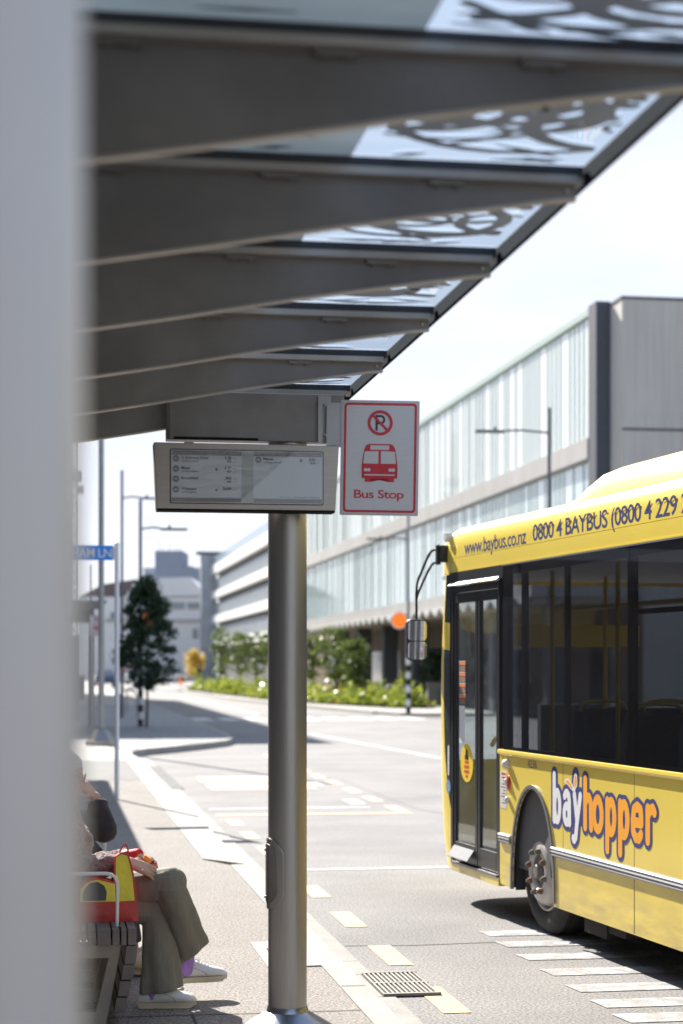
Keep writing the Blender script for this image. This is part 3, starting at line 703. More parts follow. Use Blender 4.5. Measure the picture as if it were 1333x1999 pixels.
# sills, skirt edge
mb = MB().m(M_under); mb.box((.03, LR+.1, .27), (WB-.03, -.28, .40)); mb.box((.75, -.3, .27), (1.7, 1.8, .40)); mb.box((.02, .64, .27), (WB-.03, 1.85, .38)); part(mb, 'underbody')
mb = MB().m(M_under); mb.box((.02, .62, .26), (.45, .70, 1.0)); mb.box((.45, -.30, .3), (.48, .66, 1.05)); mb.box((.02, -.30, .985), (.48, .66, 1.02)); mb.box((.02, -.28, .32), (.45, -.24, 1.0))
mb.box((.03, .585, .245), (.10, .60, .95)); part(mb, 'wheel_arch_liner')
mb = MB().m(M_under); mb.box((.12, -.78, .10), (.17, -.42, .30)); mb.box((.13, -1.05, .14), (.5, -.55, .24)); part(mb, 'mud_flap')
# top cove (roof band): planar to 2.70 then rolling in
prof = [(0, 2.513), (0, 2.70), (.012, 2.775), (.045, 2.83), (.11, 2.862), (.30, 2.892), (WB/2, 2.915)]
full = prof+[(WB-x, z) for x, z in prof[::-1][1:]]
mb = MB().m(M_by)
inner = [(x+(.03 if x < WB/2 else -.03), z-.0) for x, z in full]
ls = [LR, -4, -1, .6, 1.6, 1.95]
def sec(l, k=0.0):                                   # body section at l; k shrinks it at the nose
    return [(WB/2+(x-WB/2)*(1-k*.35), l, 2.3+(z-2.3)*(1-k*.9) if z > 2.513 else z+k*.01) for x, z in full]
mb.rings([sec(l) for l in ls]+[sec(2.1, .02), sec(2.22, .08), sec(2.34, .22), sec(2.42, .42)], closed=False, cap=False)
mb.poly([(0, l, z) for l, z in ()]) if False else None
roof = part(mb, 'roof', smooth=True, ang=50)
mb = MB().m(mat('ceiling_panel', (.5, .5, .5), .6, var=.05)); mb.box((.02, LR+.05, 2.47), (WB-.02, 2.2, 2.50)); part(mb, 'ceiling')
mb = MB().m(M_by); mb.box((-.004, LR, 2.512), (.006, 1.93, 2.522)); mb.box((-.0009, LR, 2.6225), (-.0002, 1.95, 2.6250)); mb.m(M_alu).box((-.006, LR, 2.502), (-.0005, .78, 2.511)); part(mb, 'gutter_line', parent=roof)
# roof pod
mb = MB().m(M_by)
for x0, x1 in ((.16, WB-.16),):
    P = [(-.26, 2.86), (-.30, 2.93), (-.40, 2.99), (-.56, 3.035), (-.85, 3.055), (-6.8, 3.055), (-7.0, 2.87)]
    rr = []
    for x, k in ((x0-.06, 0), (x0-.02, .55), (x0+.03, .86), (x0+.12, 1.0), (x1-.12, 1.0), (x1-.03, .86), (x1+.02, .55), (x1+.06, 0)):
        rr.append([(x, l, 2.86+(z-2.86)*k) for l, z in P])
    mb.rings(rr, closed=False, cap=False)
part(mb, 'roof_pod', smooth=True, ang=50)
# window band, near side
mb = MB().m(M_glassb)
cuts = [.765, -1.4, -3.4, -5.4, LR]
for a, b in zip(cuts, cuts[1:]): mb.sheet([(b+.003, 1.214), (a-.003, 1.214), (a-.003, 2.502), (b+.003, 2.502)], 'yz', -.002)
wn_ = part(mb, 'side_window')
mb = MB().m(M_bblk)
for l in cuts: mb.box((.006, l-.05, 1.2), (.03, l+.05, 2.51))
mb.box((.006, .70, 1.2), (.05, .865, 2.51)); mb.box((.006, LR, 1.2), (.03, .8, 1.235)); mb.box((.006, LR, 2.44), (.03, .8, 2.512))
mb.box((.006, -.42, 1.2), (.028, -.36, 2.5)); mb.box((.006, .33, 1.2), (.026, .42, 2.5)); mb.box((.006, LR, 2.10), (.02, -1.4, 2.13)); part(mb, 'window_frame', parent=wn_)
# dark header over the door
mb = MB().m(M_bblk); mb.box((-.004, .765, 2.42), (.03, 1.95, 2.512)); hd = part(mb, 'door_header')
mb = MB().m(mat('drip_metal', (.16, .16, .17), .5, .3, var=.1)); mb.prism([(-.03, 2.405), (-.03, 2.412), (-.004, 2.435), (-.004, 2.42)], 'xz', .84, 1.93); part(mb, 'drip_rail', parent=hd)
# door: surround and two leaves
mb = MB().m(M_bblk)
mb.box((-.002, 1.885, .30), (.05, 1.935, 2.41)); mb.box((-.002, .845, .262), (.05, .872, 2.41)); mb.box((.0, .872, 2.355), (.05, 1.885, 2.405)); part(mb, 'door_surround')
doors = []
for nm, l0, l1 in (('door', 1.335, 1.882), ('door', .875, 1.322)):
    mb = MB().m(M_bblk); zt_, zb2 = 2.35, .33
    mb.box((.004, l0, zb2), (.034, l0+.052, zt_)); mb.box((.004, l1-.045, zb2), (.034, l1, zt_)); mb.box((.004, l0+.052, 2.275), (.034, l1-.045, zt_)); mb.box((.004, l0+.052, zb2), (.034, l1-.045, .47))
    d = part(mb, nm, bevel=.004); doors.append(d)
    part(MB().m(M_glassd).sheet([(l0+.052, .47), (l1-.045, .47), (l1-.045, 2.275), (l0+.052, 2.275)], 'yz', .016), 'door_glass', parent=d)
mb = MB().m(M_lw); mb.box((-.001, 1.345, .40), (.003, 1.86, .405)); 
mb = MB().m(mat('step_flap', (.16, .165, .18), .6, .3, var=.1)); mb.prism([(-.055, .36), (-.05, .355), (.004, .435), (.0, .44)], 'xz', 1.40, 1.86); part(mb, 'kick_flap', parent=doors[0])
mb = MB().m(M_alu); mb.box((-.015, .88, .300), (.3, 1.90, .318)); mb.m(M_by2).box((-.008, .845, .243), (.05, 1.90, .299)); part(mb, 'door_step')
# door sticker and striped patch
mb = MB().m(mat('sticker_yellow', (.85, .60, .03), .5, var=.03)); mb.disc((1.60, 1.075), .145, 'yz', .0125); stk = part(mb, 'round_sticker', parent=doors[0])
mb = MB().m(M_bblk); mb.disc((1.60, 1.15), .028, 'yz', .0115, 14); mb.box((.0112, 1.56, 1.10), (.0118, 1.64, 1.135))
mb.m(mat('sticker_red', (.6, .08, .03), .5, var=.05))
for z, w_ in ((1.07, .09), (1.035, .11), (1.0, .11), (.965, .05)): mb.box((.0112, 1.60-w_/2, z), (.0118, 1.60+w_/2, z+.022))
part(mb, 'sticker_print', parent=stk)
mb = MB()  # rows of orange, brown and white strips on the front door leaf
for i in range(4):
    z = 1.51+.083*i; mb.m(mat('stripe_orange', (.8, .22, .05), .5, var=.1)).box((.0112, 1.63, z+.048), (.0122, 1.77, z+.07)); mb.m(mat('stripe_brown', (.22, .15, .12), .6, var=.2)).box((.0112, 1.63, z), (.0122, 1.77, z+.043))
mb.m(M_lw)
for i in range(4): mb.box((.0112, 1.63, 1.583+.083*i), (.0122, 1.77, 1.588+.083*i))
mb.box((.0112, 1.64, 1.22), (.0122, 1.77, 1.50)); part(mb, 'striped_patch', parent=doors[0])
# grey tab lamp, buttons and notice behind the door
nt = part(MB().m(mat('notice_paper', (.62, .60, .56), .7, var=.05)).box((-.0015, .70, .80), (-.0002, .825, 1.06)), 'notice', parent=sidep)
mb = MB().m(M_sred).box((-.002, .715, 1.035), (-.0016, .80, 1.05)); mb.box((-.002, .715, 1.012), (-.0016, .79, 1.022)); mb.m(M_blue)
for i in range(8): mb.box((-.002, .715, .99-.022*i), (-.0016, .715+.05+.045*((i*7) % 3)/2, .996-.022*i))
part(mb, 'notice_print', parent=nt)
M_knob = mat('lamp_plastic', (.62, .62, .62), .4, var=.1)
part(MB().m(M_knob).ell((-.012, .675, 1.115), (.03, .042, .036)), 'marker_lamp', parent=sidep, smooth=True)
mb = MB().m(mat('red_reflector', (.55, .04, .03), .3, var=.05)); mb.ell((-.004, .655, .985), (.010, .040, .052), n=8); rf_ = part(mb, 'fuel_button', parent=sidep, smooth=True)
part(MB().m(M_knob).ell((-.016, .665, .99), (.014, .018, .026), n=8), 'button_cap', parent=rf_, smooth=True)
part(MB().m(M_knob).ell((-.012, .655, .865), (.018, .022, .026), n=8), 'button', parent=sidep, smooth=True)
mb = MB().m(M_blue); mb.text('4236', -.285, -.112, 1.115, .055, 'xz', 0, off=.0)
fn = part(mb, 'fleet_number', parent=sidep); fn.rotation_euler = (0, 0, -math.pi/2); fn.location = (-.0008, 0, 0)
# livery writing: text runs from the front to the rear (decreasing y)
def side_text(mbuild, name, parent, d):
    o = part(mbuild, name, parent=parent); o.rotation_euler = (0, 0, -math.pi/2); o.location = (d, 0, 0); return o
# after the turn local x -> -y of the bus, so positions are -l
mb = MB().m(M_blue); mb.text('www.baybus.co.nz', -1.615, -.314, 2.632, .112, 'xz', 0, off=.006); side_text(mb, 'web_address', roof, -.0007)
mb = MB().m(M_blue); mb.text('0800 4 BAYBUS (0800 4 229 287)', -.188, 2.42, 2.640, .112, 'xz', 0, off=.010); side_text(mb, 'phone_number', roof, -.0007)
# bayhopper logo: round-ended strokes
def logo_paths():
    x = {}; L = []
    h, a = .34, .215                    # ascender, x height (skeleton)
    def o_(cx, w_, z0=0.0, z1=a, n=18): return [(cx+w_*math.cos(2*math.pi*i/n), (z0+z1)/2+(z1-z0)/2*math.sin(2*math.pi*i/n)) for i in range(n+1)]
    w_ = .040
    L.append(('w', [(.0, .0), (.0, h)])); L.append(('w', o_(.048, w_)))
    L.append(('w', o_(.196, w_*.95, 0, .125))); L.append(('w', [(.165, a-.02), (.18, a), (.205, a+.004), (.228, a-.015), (.236, a-.05), (.240, .0)]))
    L.append(('w', [(.315, a), (.352, .035)])); L.append(('w', [(.402, a), (.352, .01), (.335, -.09), (.312, -.115), (.298, -.105)]))
    X = .475
    L.append(('o', [(X, 0), (X, h)])); L.append(('o', [(X, a-.04), (X+.03, a), (X+.06, a), (X+.082, a-.04), (X+.086, 0)]))
    X = .655; L.append(('o', o_(X, .056)))
    for X in (.788, .962):
        L.append(('o', [(X, -.125), (X, a)])); L.append(('o', o_(X+.052, .045)))
    X = 1.185; L.append(('o', [(X-.05, .105), (X+.05, .105), (X+.05, .14), (X+.042, a-.02), (X, a), (X-.042, a-.025), (X-.055, .12), (X-.05, .04), (X-.02, .0), (X+.02, .0), (X+.045, .03)]))
    X = 1.315; L.append(('o', [(X, 0), (X, a)])); L.append(('o', [(X, a-.05), (X+.03, a-.01), (X+.062, a+.004), (X+.082, a-.02)]))
    return L
LP = logo_paths(); kx = 1.10; ox, oz = .205, .800
f_ = lambda P: [(ox+x*kx, oz+z*.86) for x, z in P]
mb = MB().m(M_blue); mb.k = 0
for c, P in LP: mb.stroke(f_(P), .056, 'xz', 0, inc=-.000010, n=9)
mb.stroke([(ox+.362, oz+.305), (ox+.36, oz+.27), (ox+.35, oz+.22)], .058, 'xz', 0, inc=-.000010, n=9)
mb.sheet([(ox-.02, oz), (ox+1.50, oz-.01), (ox+1.50, oz+.16), (ox-.02, oz+.18)], 'xz', .0002)
lg = side_text(mb, 'logo_backing', sidep, -.0013)
mb = MB().m(M_lw); mb.k = 0
for c, P in LP:
    if c == 'w': mb.stroke(f_(P), .0275, 'xz', -.0009, inc=-.000010, n=9)
mb.stroke([(ox+.19, oz+.262), (ox+.24, oz+.262), (ox+.30, oz+.235), (ox+.345, oz+.212)], [.012, .022, .020, .012], 'xz', -.0009, inc=-.000010); mb.stroke([(ox+.35, oz+.222), (ox+.362, oz+.262), (ox+.366, oz+.298)], [.014, .034, .027], 'xz', -.0009, inc=-.000010)
mb.m(M_lo)
for c, P in LP:
    if c == 'o': mb.stroke(f_(P), .0305, 'xz', -.0009, inc=-.000010, n=9)
mb.stroke([(ox+.20, oz+.262), (ox+.245, oz+.258), (ox+.30, oz+.232)], [.005, .013, .010], 'xz', -.0018, inc=-.000010); mb.stroke([(ox+.352, oz+.235), (ox+.362, oz+.265), (ox+.366, oz+.294)], [.007, .022, .017], 'xz', -.0018, inc=-.000010)
lt_ = mb.build('logo_letters', None, lg)

# nose: lofted shell
def nose_l0(z):
    P = [(.25, 1.93), (.40, 2.02), (.7, 2.08), (1.1, 2.12), (1.8, 2.11), (2.3, 2.05), (2.6, 1.97), (2.75, 1.92)]
    for (a, u), (b, v_) in zip(P, P[1:]):
        if z <= b: return u+(v_-u)*(z-a)/(b-a)
    return 1.92
def ring_nose(z, off=0):
    l0 = nose_l0(z); rr = .42; P = [(-off, 1.93, z), (-off, l0, z)]
    for i in range(1, 9):
        a = R(90*i/8); P.append((rr*(1-math.cos(a))-off*math.cos(a), l0+(rr+off)*math.sin(a), z))
    Q = [(WB-x, y, z_) for x, y, z_ in P[::-1]]
    return P+[(WB/2, l0+rr+.05+off, z)]+Q
mb = MB().m(M_by); zs = [.25, .32, .45, .7, .9, 1.05]
mb.rings([ring_nose(z) for z in zs], closed=False, cap=False); part(mb, 'front_panel', smooth=True, ang=50)
mb = MB().m(M_by)
for ring_i in (0,):
    rr_ = [ring_nose(z)[:4] for z in (1.05, 1.4, 1.8, 2.2, 2.45)]; mb.rings(rr_, closed=False, cap=False); part(mb, 'front_pillar', smooth=True, ang=50); mb = MB().m(M_by)
    rr_ = [ring_nose(z)[-4:] for z in (1.05, 1.4, 1.8, 2.2, 2.45)]; mb.rings(rr_, closed=False, cap=False)
part(mb, 'front_pillar', smooth=True, ang=50)
mb = MB().m(M_glassc); mb.rings([ring_nose(z)[3:-3] for z in (1.05, 1.4, 1.8, 2.2, 2.45)], closed=False, cap=False); part(mb, 'windscreen', smooth=True, ang=50)
mb = MB().m(M_by); mb.rings([ring_nose(z) for z in (2.45, 2.55, 2.65, 2.72)], closed=False, cap=False); part(mb, 'front_brow', smooth=True, ang=50)
# black quarter glass on the near corner, curved lower edge
def on_side(l, z): return (-.004, l, z)
mb = MB().m(M_bblk); Pq = [(1.935, .72), (1.98, .80), (2.03, .95), (2.075, 1.15), (2.10, 1.42), (2.10, 1.8), (2.085, 2.15), (2.05, 2.4), (2.04, 2.50), (1.935, 2.50)]
mb.prism(Pq, 'yz', -.004, .002); qg = part(mb, 'quarter_panel')
mb = MB().m(M_glassd); mb.prism([(1.955, 1.30), (2.07, 1.34), (2.08, 1.8), (2.06, 2.3), (1.955, 2.32)], 'yz', -.0065, -.0045); mb.m(M_by).prism([(1.945, 1.92), (2.097, 1.93), (2.09, 2.14), (1.945, 2.13)], 'yz', -.0085, -.0070); part(mb, 'quarter_glass', parent=qg)
mb = MB().m(M_lw); mb.prism(rrect(1.965, 1.995, .96, 1.19, .012), 'yz', -.0065, -.0045); mb.m(mat('sticker_blue', (.10, .25, .45), .5, var=.05)).disc((1.98, .875), .055, 'yz', -.0060, 20)
mb.m(M_lw).ring2((1.982, .865), .018, .024, 'yz', -.0068, 18, 130, 400); mb.stroke([(1.985, .91), (1.985, .88), (1.965, .875), (1.96, .855)], .0035, 'yz', -.0068); part(mb, 'corner_sticker', parent=qg)
# mirror
mb = MB().m(M_bblk); mb.cbox((-.02, 2.07, 2.665), (.07, .075, .13)); mb.cbox((-.05, 2.10, 2.66), (.03, .05, .155)); mr = part(mb, 'mirror_bracket', bevel=.006)
mb = MB().m(M_bblk); mb.tube(bez([(-.04, 2.12, 2.70), (-.06, 2.26, 2.69), (-.085, 2.44, 2.53), (-.10, 2.50, 2.42), (-.10, 2.50, 2.14)], 5), .0105, 8); mb.tube(bez([(-.04, 2.12, 2.60), (-.06, 2.24, 2.585), (-.09, 2.46, 2.40), (-.10, 2.50, 2.33)], 5), .0095, 8); part(mb, 'mirror_arm', parent=mr, smooth=True)
M_mirr = mat('mirror_glass', (.85, .87, .9), .02, 1.0, var=.01)
Mz = Matrix.Rotation(-BUSROT+R(7), 4, 'Z')
mh = empty('x', (0, 0, 0)); bpy.data.objects.remove(mh)
mb = MB().m(M_bblk); mb.prism(rrect(-.085, .085, -.165, .165, .045), 'xz', 0, .075); mhd = part(mb, 'mirror_head', parent=mr, bevel=.012, smooth=True); mhd.location = (-.105, 2.47, 2.005); mhd.rotation_euler = (R(4), 0, -BUSROT+R(9))
mb = MB().m(M_mirr); mb.sheet(rrect(-.074, .074, -.005, .153, .03), 'xz', -.003); mb.sheet(rrect(-.074, .074, -.153, -.012, .03), 'xz', -.003); part(mb, 'mirror_glass', parent=mhd)
part(MB().m(M_knob).cyl((-.03, 2.0, 2.79), (.02, 2.0, 2.79), .034, .040, n=18), 'corner_lamp', smooth=True)
# far side, rear, floor, interior
mb = MB().m(M_by); mb.box((WB-.03, LR, .25), (WB, 1.95, 1.215)); part(mb, 'far_side_panel')
mb = MB().m(M_bblk)
for l in (1.9, .7, -.6, -1.4, -2.6, -3.6, -4.8, -6.0, LR+.06): mb.box((WB-.03, l-.05, 1.215), (WB-.005, l+.05, 2.51))
mb.box((WB-.04, LR, 2.32), (WB-.006, 1.95, 2.512)); mb.box((WB-.04, LR, 1.215), (WB-.006, 1.95, 1.26)); part(mb, 'far_window_frame')
mb = MB().m(M_glassc); mb.sheet([(LR, 1.22), (1.95, 1.22), (1.95, 2.51), (LR, 2.51)], 'yz', WB-.002); part(mb, 'far_window')
mb = MB().m(M_by); mb.box((0, LR-.05, .25), (WB, LR, 2.86)); part(mb, 'rear_panel')
mb = MB().m(M_int); mb.box((.05, LR, .40), (WB-.04, 1.9, .425)); mb.box((.5, -.4, .43), (.05, .7, .98)); mb.box((WB-.6, -.4, .43), (WB-.05, .7, .98)); part(mb, 'floor')
mb = MB().m(M_inty)
for x, l in ((.35, .72), (.35, -.42), (1.0, -.9), (.40, -1.6), (1.35, -1.9), (.4, -2.9), (1.5, .5), (1.0, 1.3)): part(MB().m(M_inty).tube([(x, l, .43), (x, l, 2.47)], .0165, 8), 'handrail', smooth=True)
mb.tube(bez([(.10, 1.28, 1.22), (.10, 1.18, 1.28), (.10, 1.05, 1.25), (.10, 1.02, 1.1), (.10, 1.10, .72)], 5), .017, 8)
part(mb, 'handrail', smooth=True)
for x in (.5, 1.9): part(MB().m(M_inty).tube([(x, -7, 2.2), (x, .7, 2.2)], .016, 8), 'ceiling_rail', smooth=True)
for nm_, a_, b_ in (('driver_screen', (1.6, .80, .43), (2.3, .83, 1.45)), ('dashboard', (1.35, 1.85, .7), (2.3, 2.15, 1.12)), ('added_yellow_band', (WB-.09, -1.3, 2.00), (WB-.05, 1.7, 2.12)), ('added_lower_band', (WB-.09, -.5, 1.0), (WB-.05, 1.3, 1.42)), ('luggage_panel', (.75, 1.98, .43), (1.25, 2.05, 1.50)), ('added_front_band', (.5, 2.02, 1.95), (1.6, 2.06, 2.12))):  # yellow bands added to stand in for a yellow bus reflected in the glass
    part(MB().m(M_int if nm_ in ('dashboard', 'luggage_panel') else M_inty).box(a_, b_), nm_)
def seat(x, l):
    mb = MB().m(M_seat); mb.prism([(l, .85), (l+.42, .87), (l+.42, .78), (l+.05, .74), (l-.07, .80), (l-.16, 1.5), (l-.10, 1.53), (l-.04, 1.45)], 'yz', x, x+.42); return part(mb, 'seat', bevel=.02)
for l in (-.2, -1.05, -1.85, -2.65, -3.5, -4.3):
    for x in (.08, .53, 1.42, 1.87):
        s_o = seat(x, l); part(MB().m(M_inty).tube(bez([(x+.05, l-.13, 1.45), (x+.08, l-.12, 1.56), (x+.34, l-.12, 1.56), (x+.37, l-.13, 1.45)], 4), .013, 6), 'grab_handle', parent=s_o, smooth=True)
part(MB().m(M_seat).prism([(1.25, .95), (1.72, .95), (1.72, .85), (1.2, .85), (1.08, 1.65), (1.16, 1.66)], 'yz', 1.6, 2.1), 'driver_seat', bevel=.03)
mb = MB().m(M_bblk); mb.lathe([(.21+.012*math.cos(a*math.pi/4), .012*math.sin(a*math.pi/4)) for a in range(9)], (0, 0, 0), n=24); sw = part(mb, 'steering_wheel', smooth=True); sw.location = (1.85, 1.95, 1.28); sw.rotation_euler = (R(30), 0, 0)
# wheels
M_tyre = mat('tyre_rubber', (.030, .029, .028), .75, var=.35, vscale=14, bump=.2, bscale=40); M_rim = mat('rim_paint', (.62, .60, .59), .42, .15, c2=(.42, .38, .34), vscale=9); M_rust = mat('rusty_nut', (.34, .17, .07), .7, .3, c2=(.12, .08, .06), vscale=40); M_hub = mat('hub_dirt', (.16, .14, .12), .7, .2, var=.3, vscale=16)
def wheel(l, near=True):
    x0 = .074 if near else WB-.074; sg_ = 1 if near else -1
    mb = MB().m(M_tyre); rad = .425
    pf = [(.262, .05), (.275, .018), (.30, .004), (.345, .0), (.385, .012), (.412, .03), (.424, .05), (.424, .085), (.417, .088), (.417, .096), (.425, .099), (.425, .150), (.417, .153), (.417, .161), (.424, .164), (.424, .2), (.410, .225), (.36, .24), (.262, .23)]
    mb.lathe([(r, h*sg_) for r, h in pf], (0, 0, 0), 'x', 72); wh = part(mb, 'wheel', smooth=True, ang=30); wh.location = (x0, l, rad-.008)
    q = MB().m(M_rim); q.lathe([(r, h*sg_) for r, h in [(.270, .035), (.264, .016), (.254, .014), (.247, .035), (.243, .055), (.232, .030), (.222, .0), (.205, -.022), (.178, -.036), (.122, -.038), (.114, -.02), (.112, .03)]], (0, 0, 0), 'x', 56)
    rm = q.build('rim', None, wh, smooth=True, ang=30)
    q = MB().m(M_hub); q.lathe([(r, h*sg_) for r, h in [(.112, .03), (.108, -.005), (.06, -.01), (.05, -.045), (.04, -.055), (.002, -.056)]], (0, 0, 0), 'x', 40); q.build('hub', None, wh, smooth=True, ang=30)
    for i in range(8):
        a = R(45*i+14); y, z = .143*math.cos(a), .143*math.sin(a); n_ = MB().m(M_rust if i in (0, 3, 5, 7) else M_hub)
        n_.cyl((-.034*sg_, y, z), (-.062*sg_, y, z), .022, .019, n=6); n_.m(M_hub).cyl((-.062*sg_, y, z), (-.074*sg_, y, z), .011, n=8); n_.build('wheel_nut', None, wh)
    return wh
wheel(.19); wheel(.19, False); wheel(RW); wheel(RW, False)
part(MB().m(M_under).cyl((.3, .19, .42), (WB-.3, .19, .42), .05, n=12), 'axle')
# ================================================================ bench, people, bag
M_wood = mat('weathered_wood', (.20, .165, .15), .8, c2=(.12, .10, .095), vscale=6, stretch=(1, .25, 1), bump=.3, bscale=60)
M_wood2 = mat('pale_frame_wood', (.36, .32, .27), .8, c2=(.24, .205, .17), vscale=5, stretch=(1, 1, .6), bump=.25, bscale=50)
M_pipe = mat('white_pipe', (.62, .62, .64), .3, .3, var=.03)
bt, bs = .395, 8.36                                   # near front corner of the seat
bench = thing('bench', 'weathered timber slat bench with white pipe armrest under the shelter', 'bench', (bt, bs, Zp))
Bx = lambda px: at(px, 1805, 8.40)[0]-bt
sz = .45; L_ = 2.3
xs = [(247, 265), (234, 246), (217, 232.5), (188, 215.5), (170, 186.5), (158, 168.5), (136, 156.5)]
lo_ = Bx(136)
for a, b in xs:
    MB().m(M_wood).box((Bx(a)+.002, 0, sz-.075), (Bx(b)-.002, L_, sz)).build('slat', None, bench, bevel=.004)
x = lo_-.004
while x > lo_-.30: MB().m(M_wood).box((x-.07, 0, sz-.075), (x, L_, sz)).build('slat', None, bench, bevel=.004); x -= .074
for i, (zt_, x1) in enumerate(((.372, 0), (.285, -.014), (.208, -.030), (.131, -.046))):
    hh = .085 if i == 0 else .070
    MB().m(M_wood).prism([(x1-.062, zt_-hh), (x1-.010, zt_-hh), (x1, zt_), (x1-.052, zt_)], 'xz', .0+.002*i, L_).build('slat', None, bench, bevel=.003)
for y in (.05, .62, 1.20, 1.78, 2.2):
    fr = MB().m(M_wood2); y1 = y+.055
    to, ti, bo = sz-.078, sz-.14, 0.0
    fr.prism([(-.072, to), (-.060-.072+.01, ti), (-.060-.072+.01-.0, ti), (-.80, ti), (-.80, to)][:1]+[(-.115, ti), (-.80, ti), (-.80, to)], 'xz', y, y1)
    fr.prism([(-.074, to-.002), (-.145, 0), (-.205, 0), (-.132, ti-.001), (-.118, ti-.001)], 'xz', y+.001, y1-.001)
    fr.prism([(-.190, .062), (-.80, .062), (-.80, .0), (-.207, .0)], 'xz', y, y1)
    fr.prism([(-.80, 0), (-.74, 0), (-.76, to), (-.82, to)], 'xz', y+.002, y1-.002)
    fr.build('end_frame', None, bench, bevel=.003)
P = [(Bx(228), .10, sz-.01), (Bx(229.5), .10, .62), (Bx(229), .10, .655), (Bx(225), .10, .680), (Bx(217), .10, .694), (Bx(205), .10, .698), (Bx(120), .10, .700), (lo_-.30, .10, .700)]
ar = MB().m(M_pipe).tube(P, .0085, 10).build('armrest', None, bench, smooth=True)
ar2 = MB().m(M_pipe).tube([(p[0], p[1]+2.05, p[2]) for p in P], .0085, 10).build('armrest', None, bench, smooth=True)
MB().m(M_bolt).cyl((Bx(228), .10, sz), (Bx(228), .10, sz+.005), .018, n=14).build('armrest_flange', None, ar)

M_skin = mat('skin', (.50, .29, .20), .5, var=.10, vscale=18, bump=.12, bscale=90); M_skin.node_tree.nodes['Principled BSDF'].inputs['Subsurface Weight'].default_value = .12
M_skin.node_tree.nodes['Principled BSDF'].inputs['Subsurface Radius'].default_value = (.012, .005, .003)
M_trou = mat('olive_twill', (.185, .17, .135), .85, var=.10, vscale=9, bump=.4, bscale=11, sheen=.15, stretch=(1.4, 1.2, .33), bdist=.035)
M_card = mat('knit_cardigan', (.33, .22, .19), .95, c2=(.13, .075, .075), vscale=55, bump=1.0, bscale=70, sheen=.4, detail=2)
M_jack = mat('black_jacket', (.022, .018, .020), .85, var=.2, vscale=12, bump=.15, bscale=60, sheen=.1)
M_shoe = mat('white_leather', (.68, .68, .68), .45, var=.03, vscale=10, bump=.05, bscale=40); M_sole = mat('beige_sole', (.52, .45, .33), .6, var=.05, vscale=20)
M_sock = mat('purple_sock', (.34, .20, .56), .9, var=.1, vscale=30, bump=.3, bscale=60, stretch=(3, 3, .4)); M_hair = mat('white_hair', (.62, .60, .60), .6, var=.15, vscale=40, stretch=(1, 1, .2), bump=.3, bscale=60)
M_hairb = mat('grey_hair', (.32, .30, .29), .6, var=.2, vscale=40); M_lace = mat('lace_white', (.66, .64, .62), .8, var=.05); M_seam = mat('shoe_seam', (.16, .14, .15), .7, var=.1)
M_blackt = mat('black_trousers', (.018, .018, .02), .85, var=.2)
def body_obj(mb, name, parent, m_, voxel, smooth=6, label=None):
    o = mb.build(name, m_, parent); remesh(o, voxel, smooth); return o
def finger(mb, P, r):
    n = len(P)
    for i in range(n-1): mb.cap2(P[i], P[i+1], r*(1-.10*i), r*(1-.10*(i+1)), 8)
def hand(mb, wrist, d, up, side, size=1.0, curl=.7, thumb=1, hold=0):
    """wrist point, finger direction d, back-of-hand normal up, side = thumb side direction"""
    wv = Vector(wrist); d = Vector(d).normalized(); up = Vector(up); up = (up-d*up.dot(d)).normalized(); s = Vector(side); s = (s-d*s.dot(d)-up*s.dot(up)).normalized(); k = size
    pal = wv+d*.045*k
    for q in (-.026, -.009, .009, .026): mb.cap2(wv+s*q*.55*k, wv+d*.085*k+s*q*k, .0165*k, .0135*k, 8)
    lens = [.072, .082, .077, .060]; offs = [.030, .010, -.011, -.031]
    for j, (L, q) in enumerate(zip(lens, offs)):
        base = wv+d*.090*k+s*q*k; a = -.25; P = [base]; seg = (.42, .33, .25); cr_ = curl*(1+.12*j)
        dirn = d
        for f_s, bend in zip(seg, (.45, .75, .5)):
            a += 0; rot = Matrix.Rotation(bend*cr_, 3, d.cross(up)); 
            dirn = (Matrix.Rotation(-bend*cr_, 3, d.cross(up)) @ dirn).normalized()
            if dirn.dot(up) > .0 and bend*cr_ > 0: dirn = (dirn-up*2*dirn.dot(up)).normalized()
            P.append(P[-1]+(dirn+s*(.05*(1.5-j)))*L*f_s*k)
        finger(mb, P, (.0092 if j < 3 else .0080)*k)
    b = wv+d*.022*k+s*.026*k
    finger(mb, [b, b+(d*.5+s*.8-up*.3)*.038*k, b+(d*.5+s*.8-up*.3)*.038*k+(d*.9+s*.25-up*.3)*.030*k, b+(d*.5+s*.8-up*.3)*.038*k+(d*.95+s*.05-up*.35)*.052*k], .0112*k)
def head(mb, c, tilt=0.0, k=1.0):
    """face looks toward +x"""
    M = Matrix.Rotation(tilt, 3, 'Y'); c = Vector(c); P = lambda x, y, z: c+M @ Vector((x*k, y*k, z*k))
    E_ = lambda p, r: mb.ell(P(*p), [q*k for q in r], M, 12)
    E_((-.008, 0, .03), (.098, .076, .088)); E_((.03, 0, -.03), (.062, .062, .075)); E_((.045, 0, -.088), (.036, .034, .026)); E_((.02, 0, -.075), (.055, .052, .03))
    E_((.074, 0, .022), (.020, .052, .016))                        # brow
    mb.cap2(P(.088, 0, .008), P(.108, 0, -.028), .009*k, .0145*k); E_((.096, .012, -.030), (.012, .008, .008)); E_((.096, -.012, -.030), (.012, .008, .008))
    for y in (-.033, .033): E_((.068, y, -.025), (.024, .021, .022)); E_((-.005, y*2.35, -.008), (.018, .010, .031)); E_((.078, y, .003), (.012, .014, .010))
    E_((.084, 0, -.058), (.013, .024, .007)); E_((.082, 0, -.069), (.012, .020, .007))
    mb.cap2(P(-.02, 0, -.06), P(-.045, 0, -.17), .055*k, .058*k)
    return P
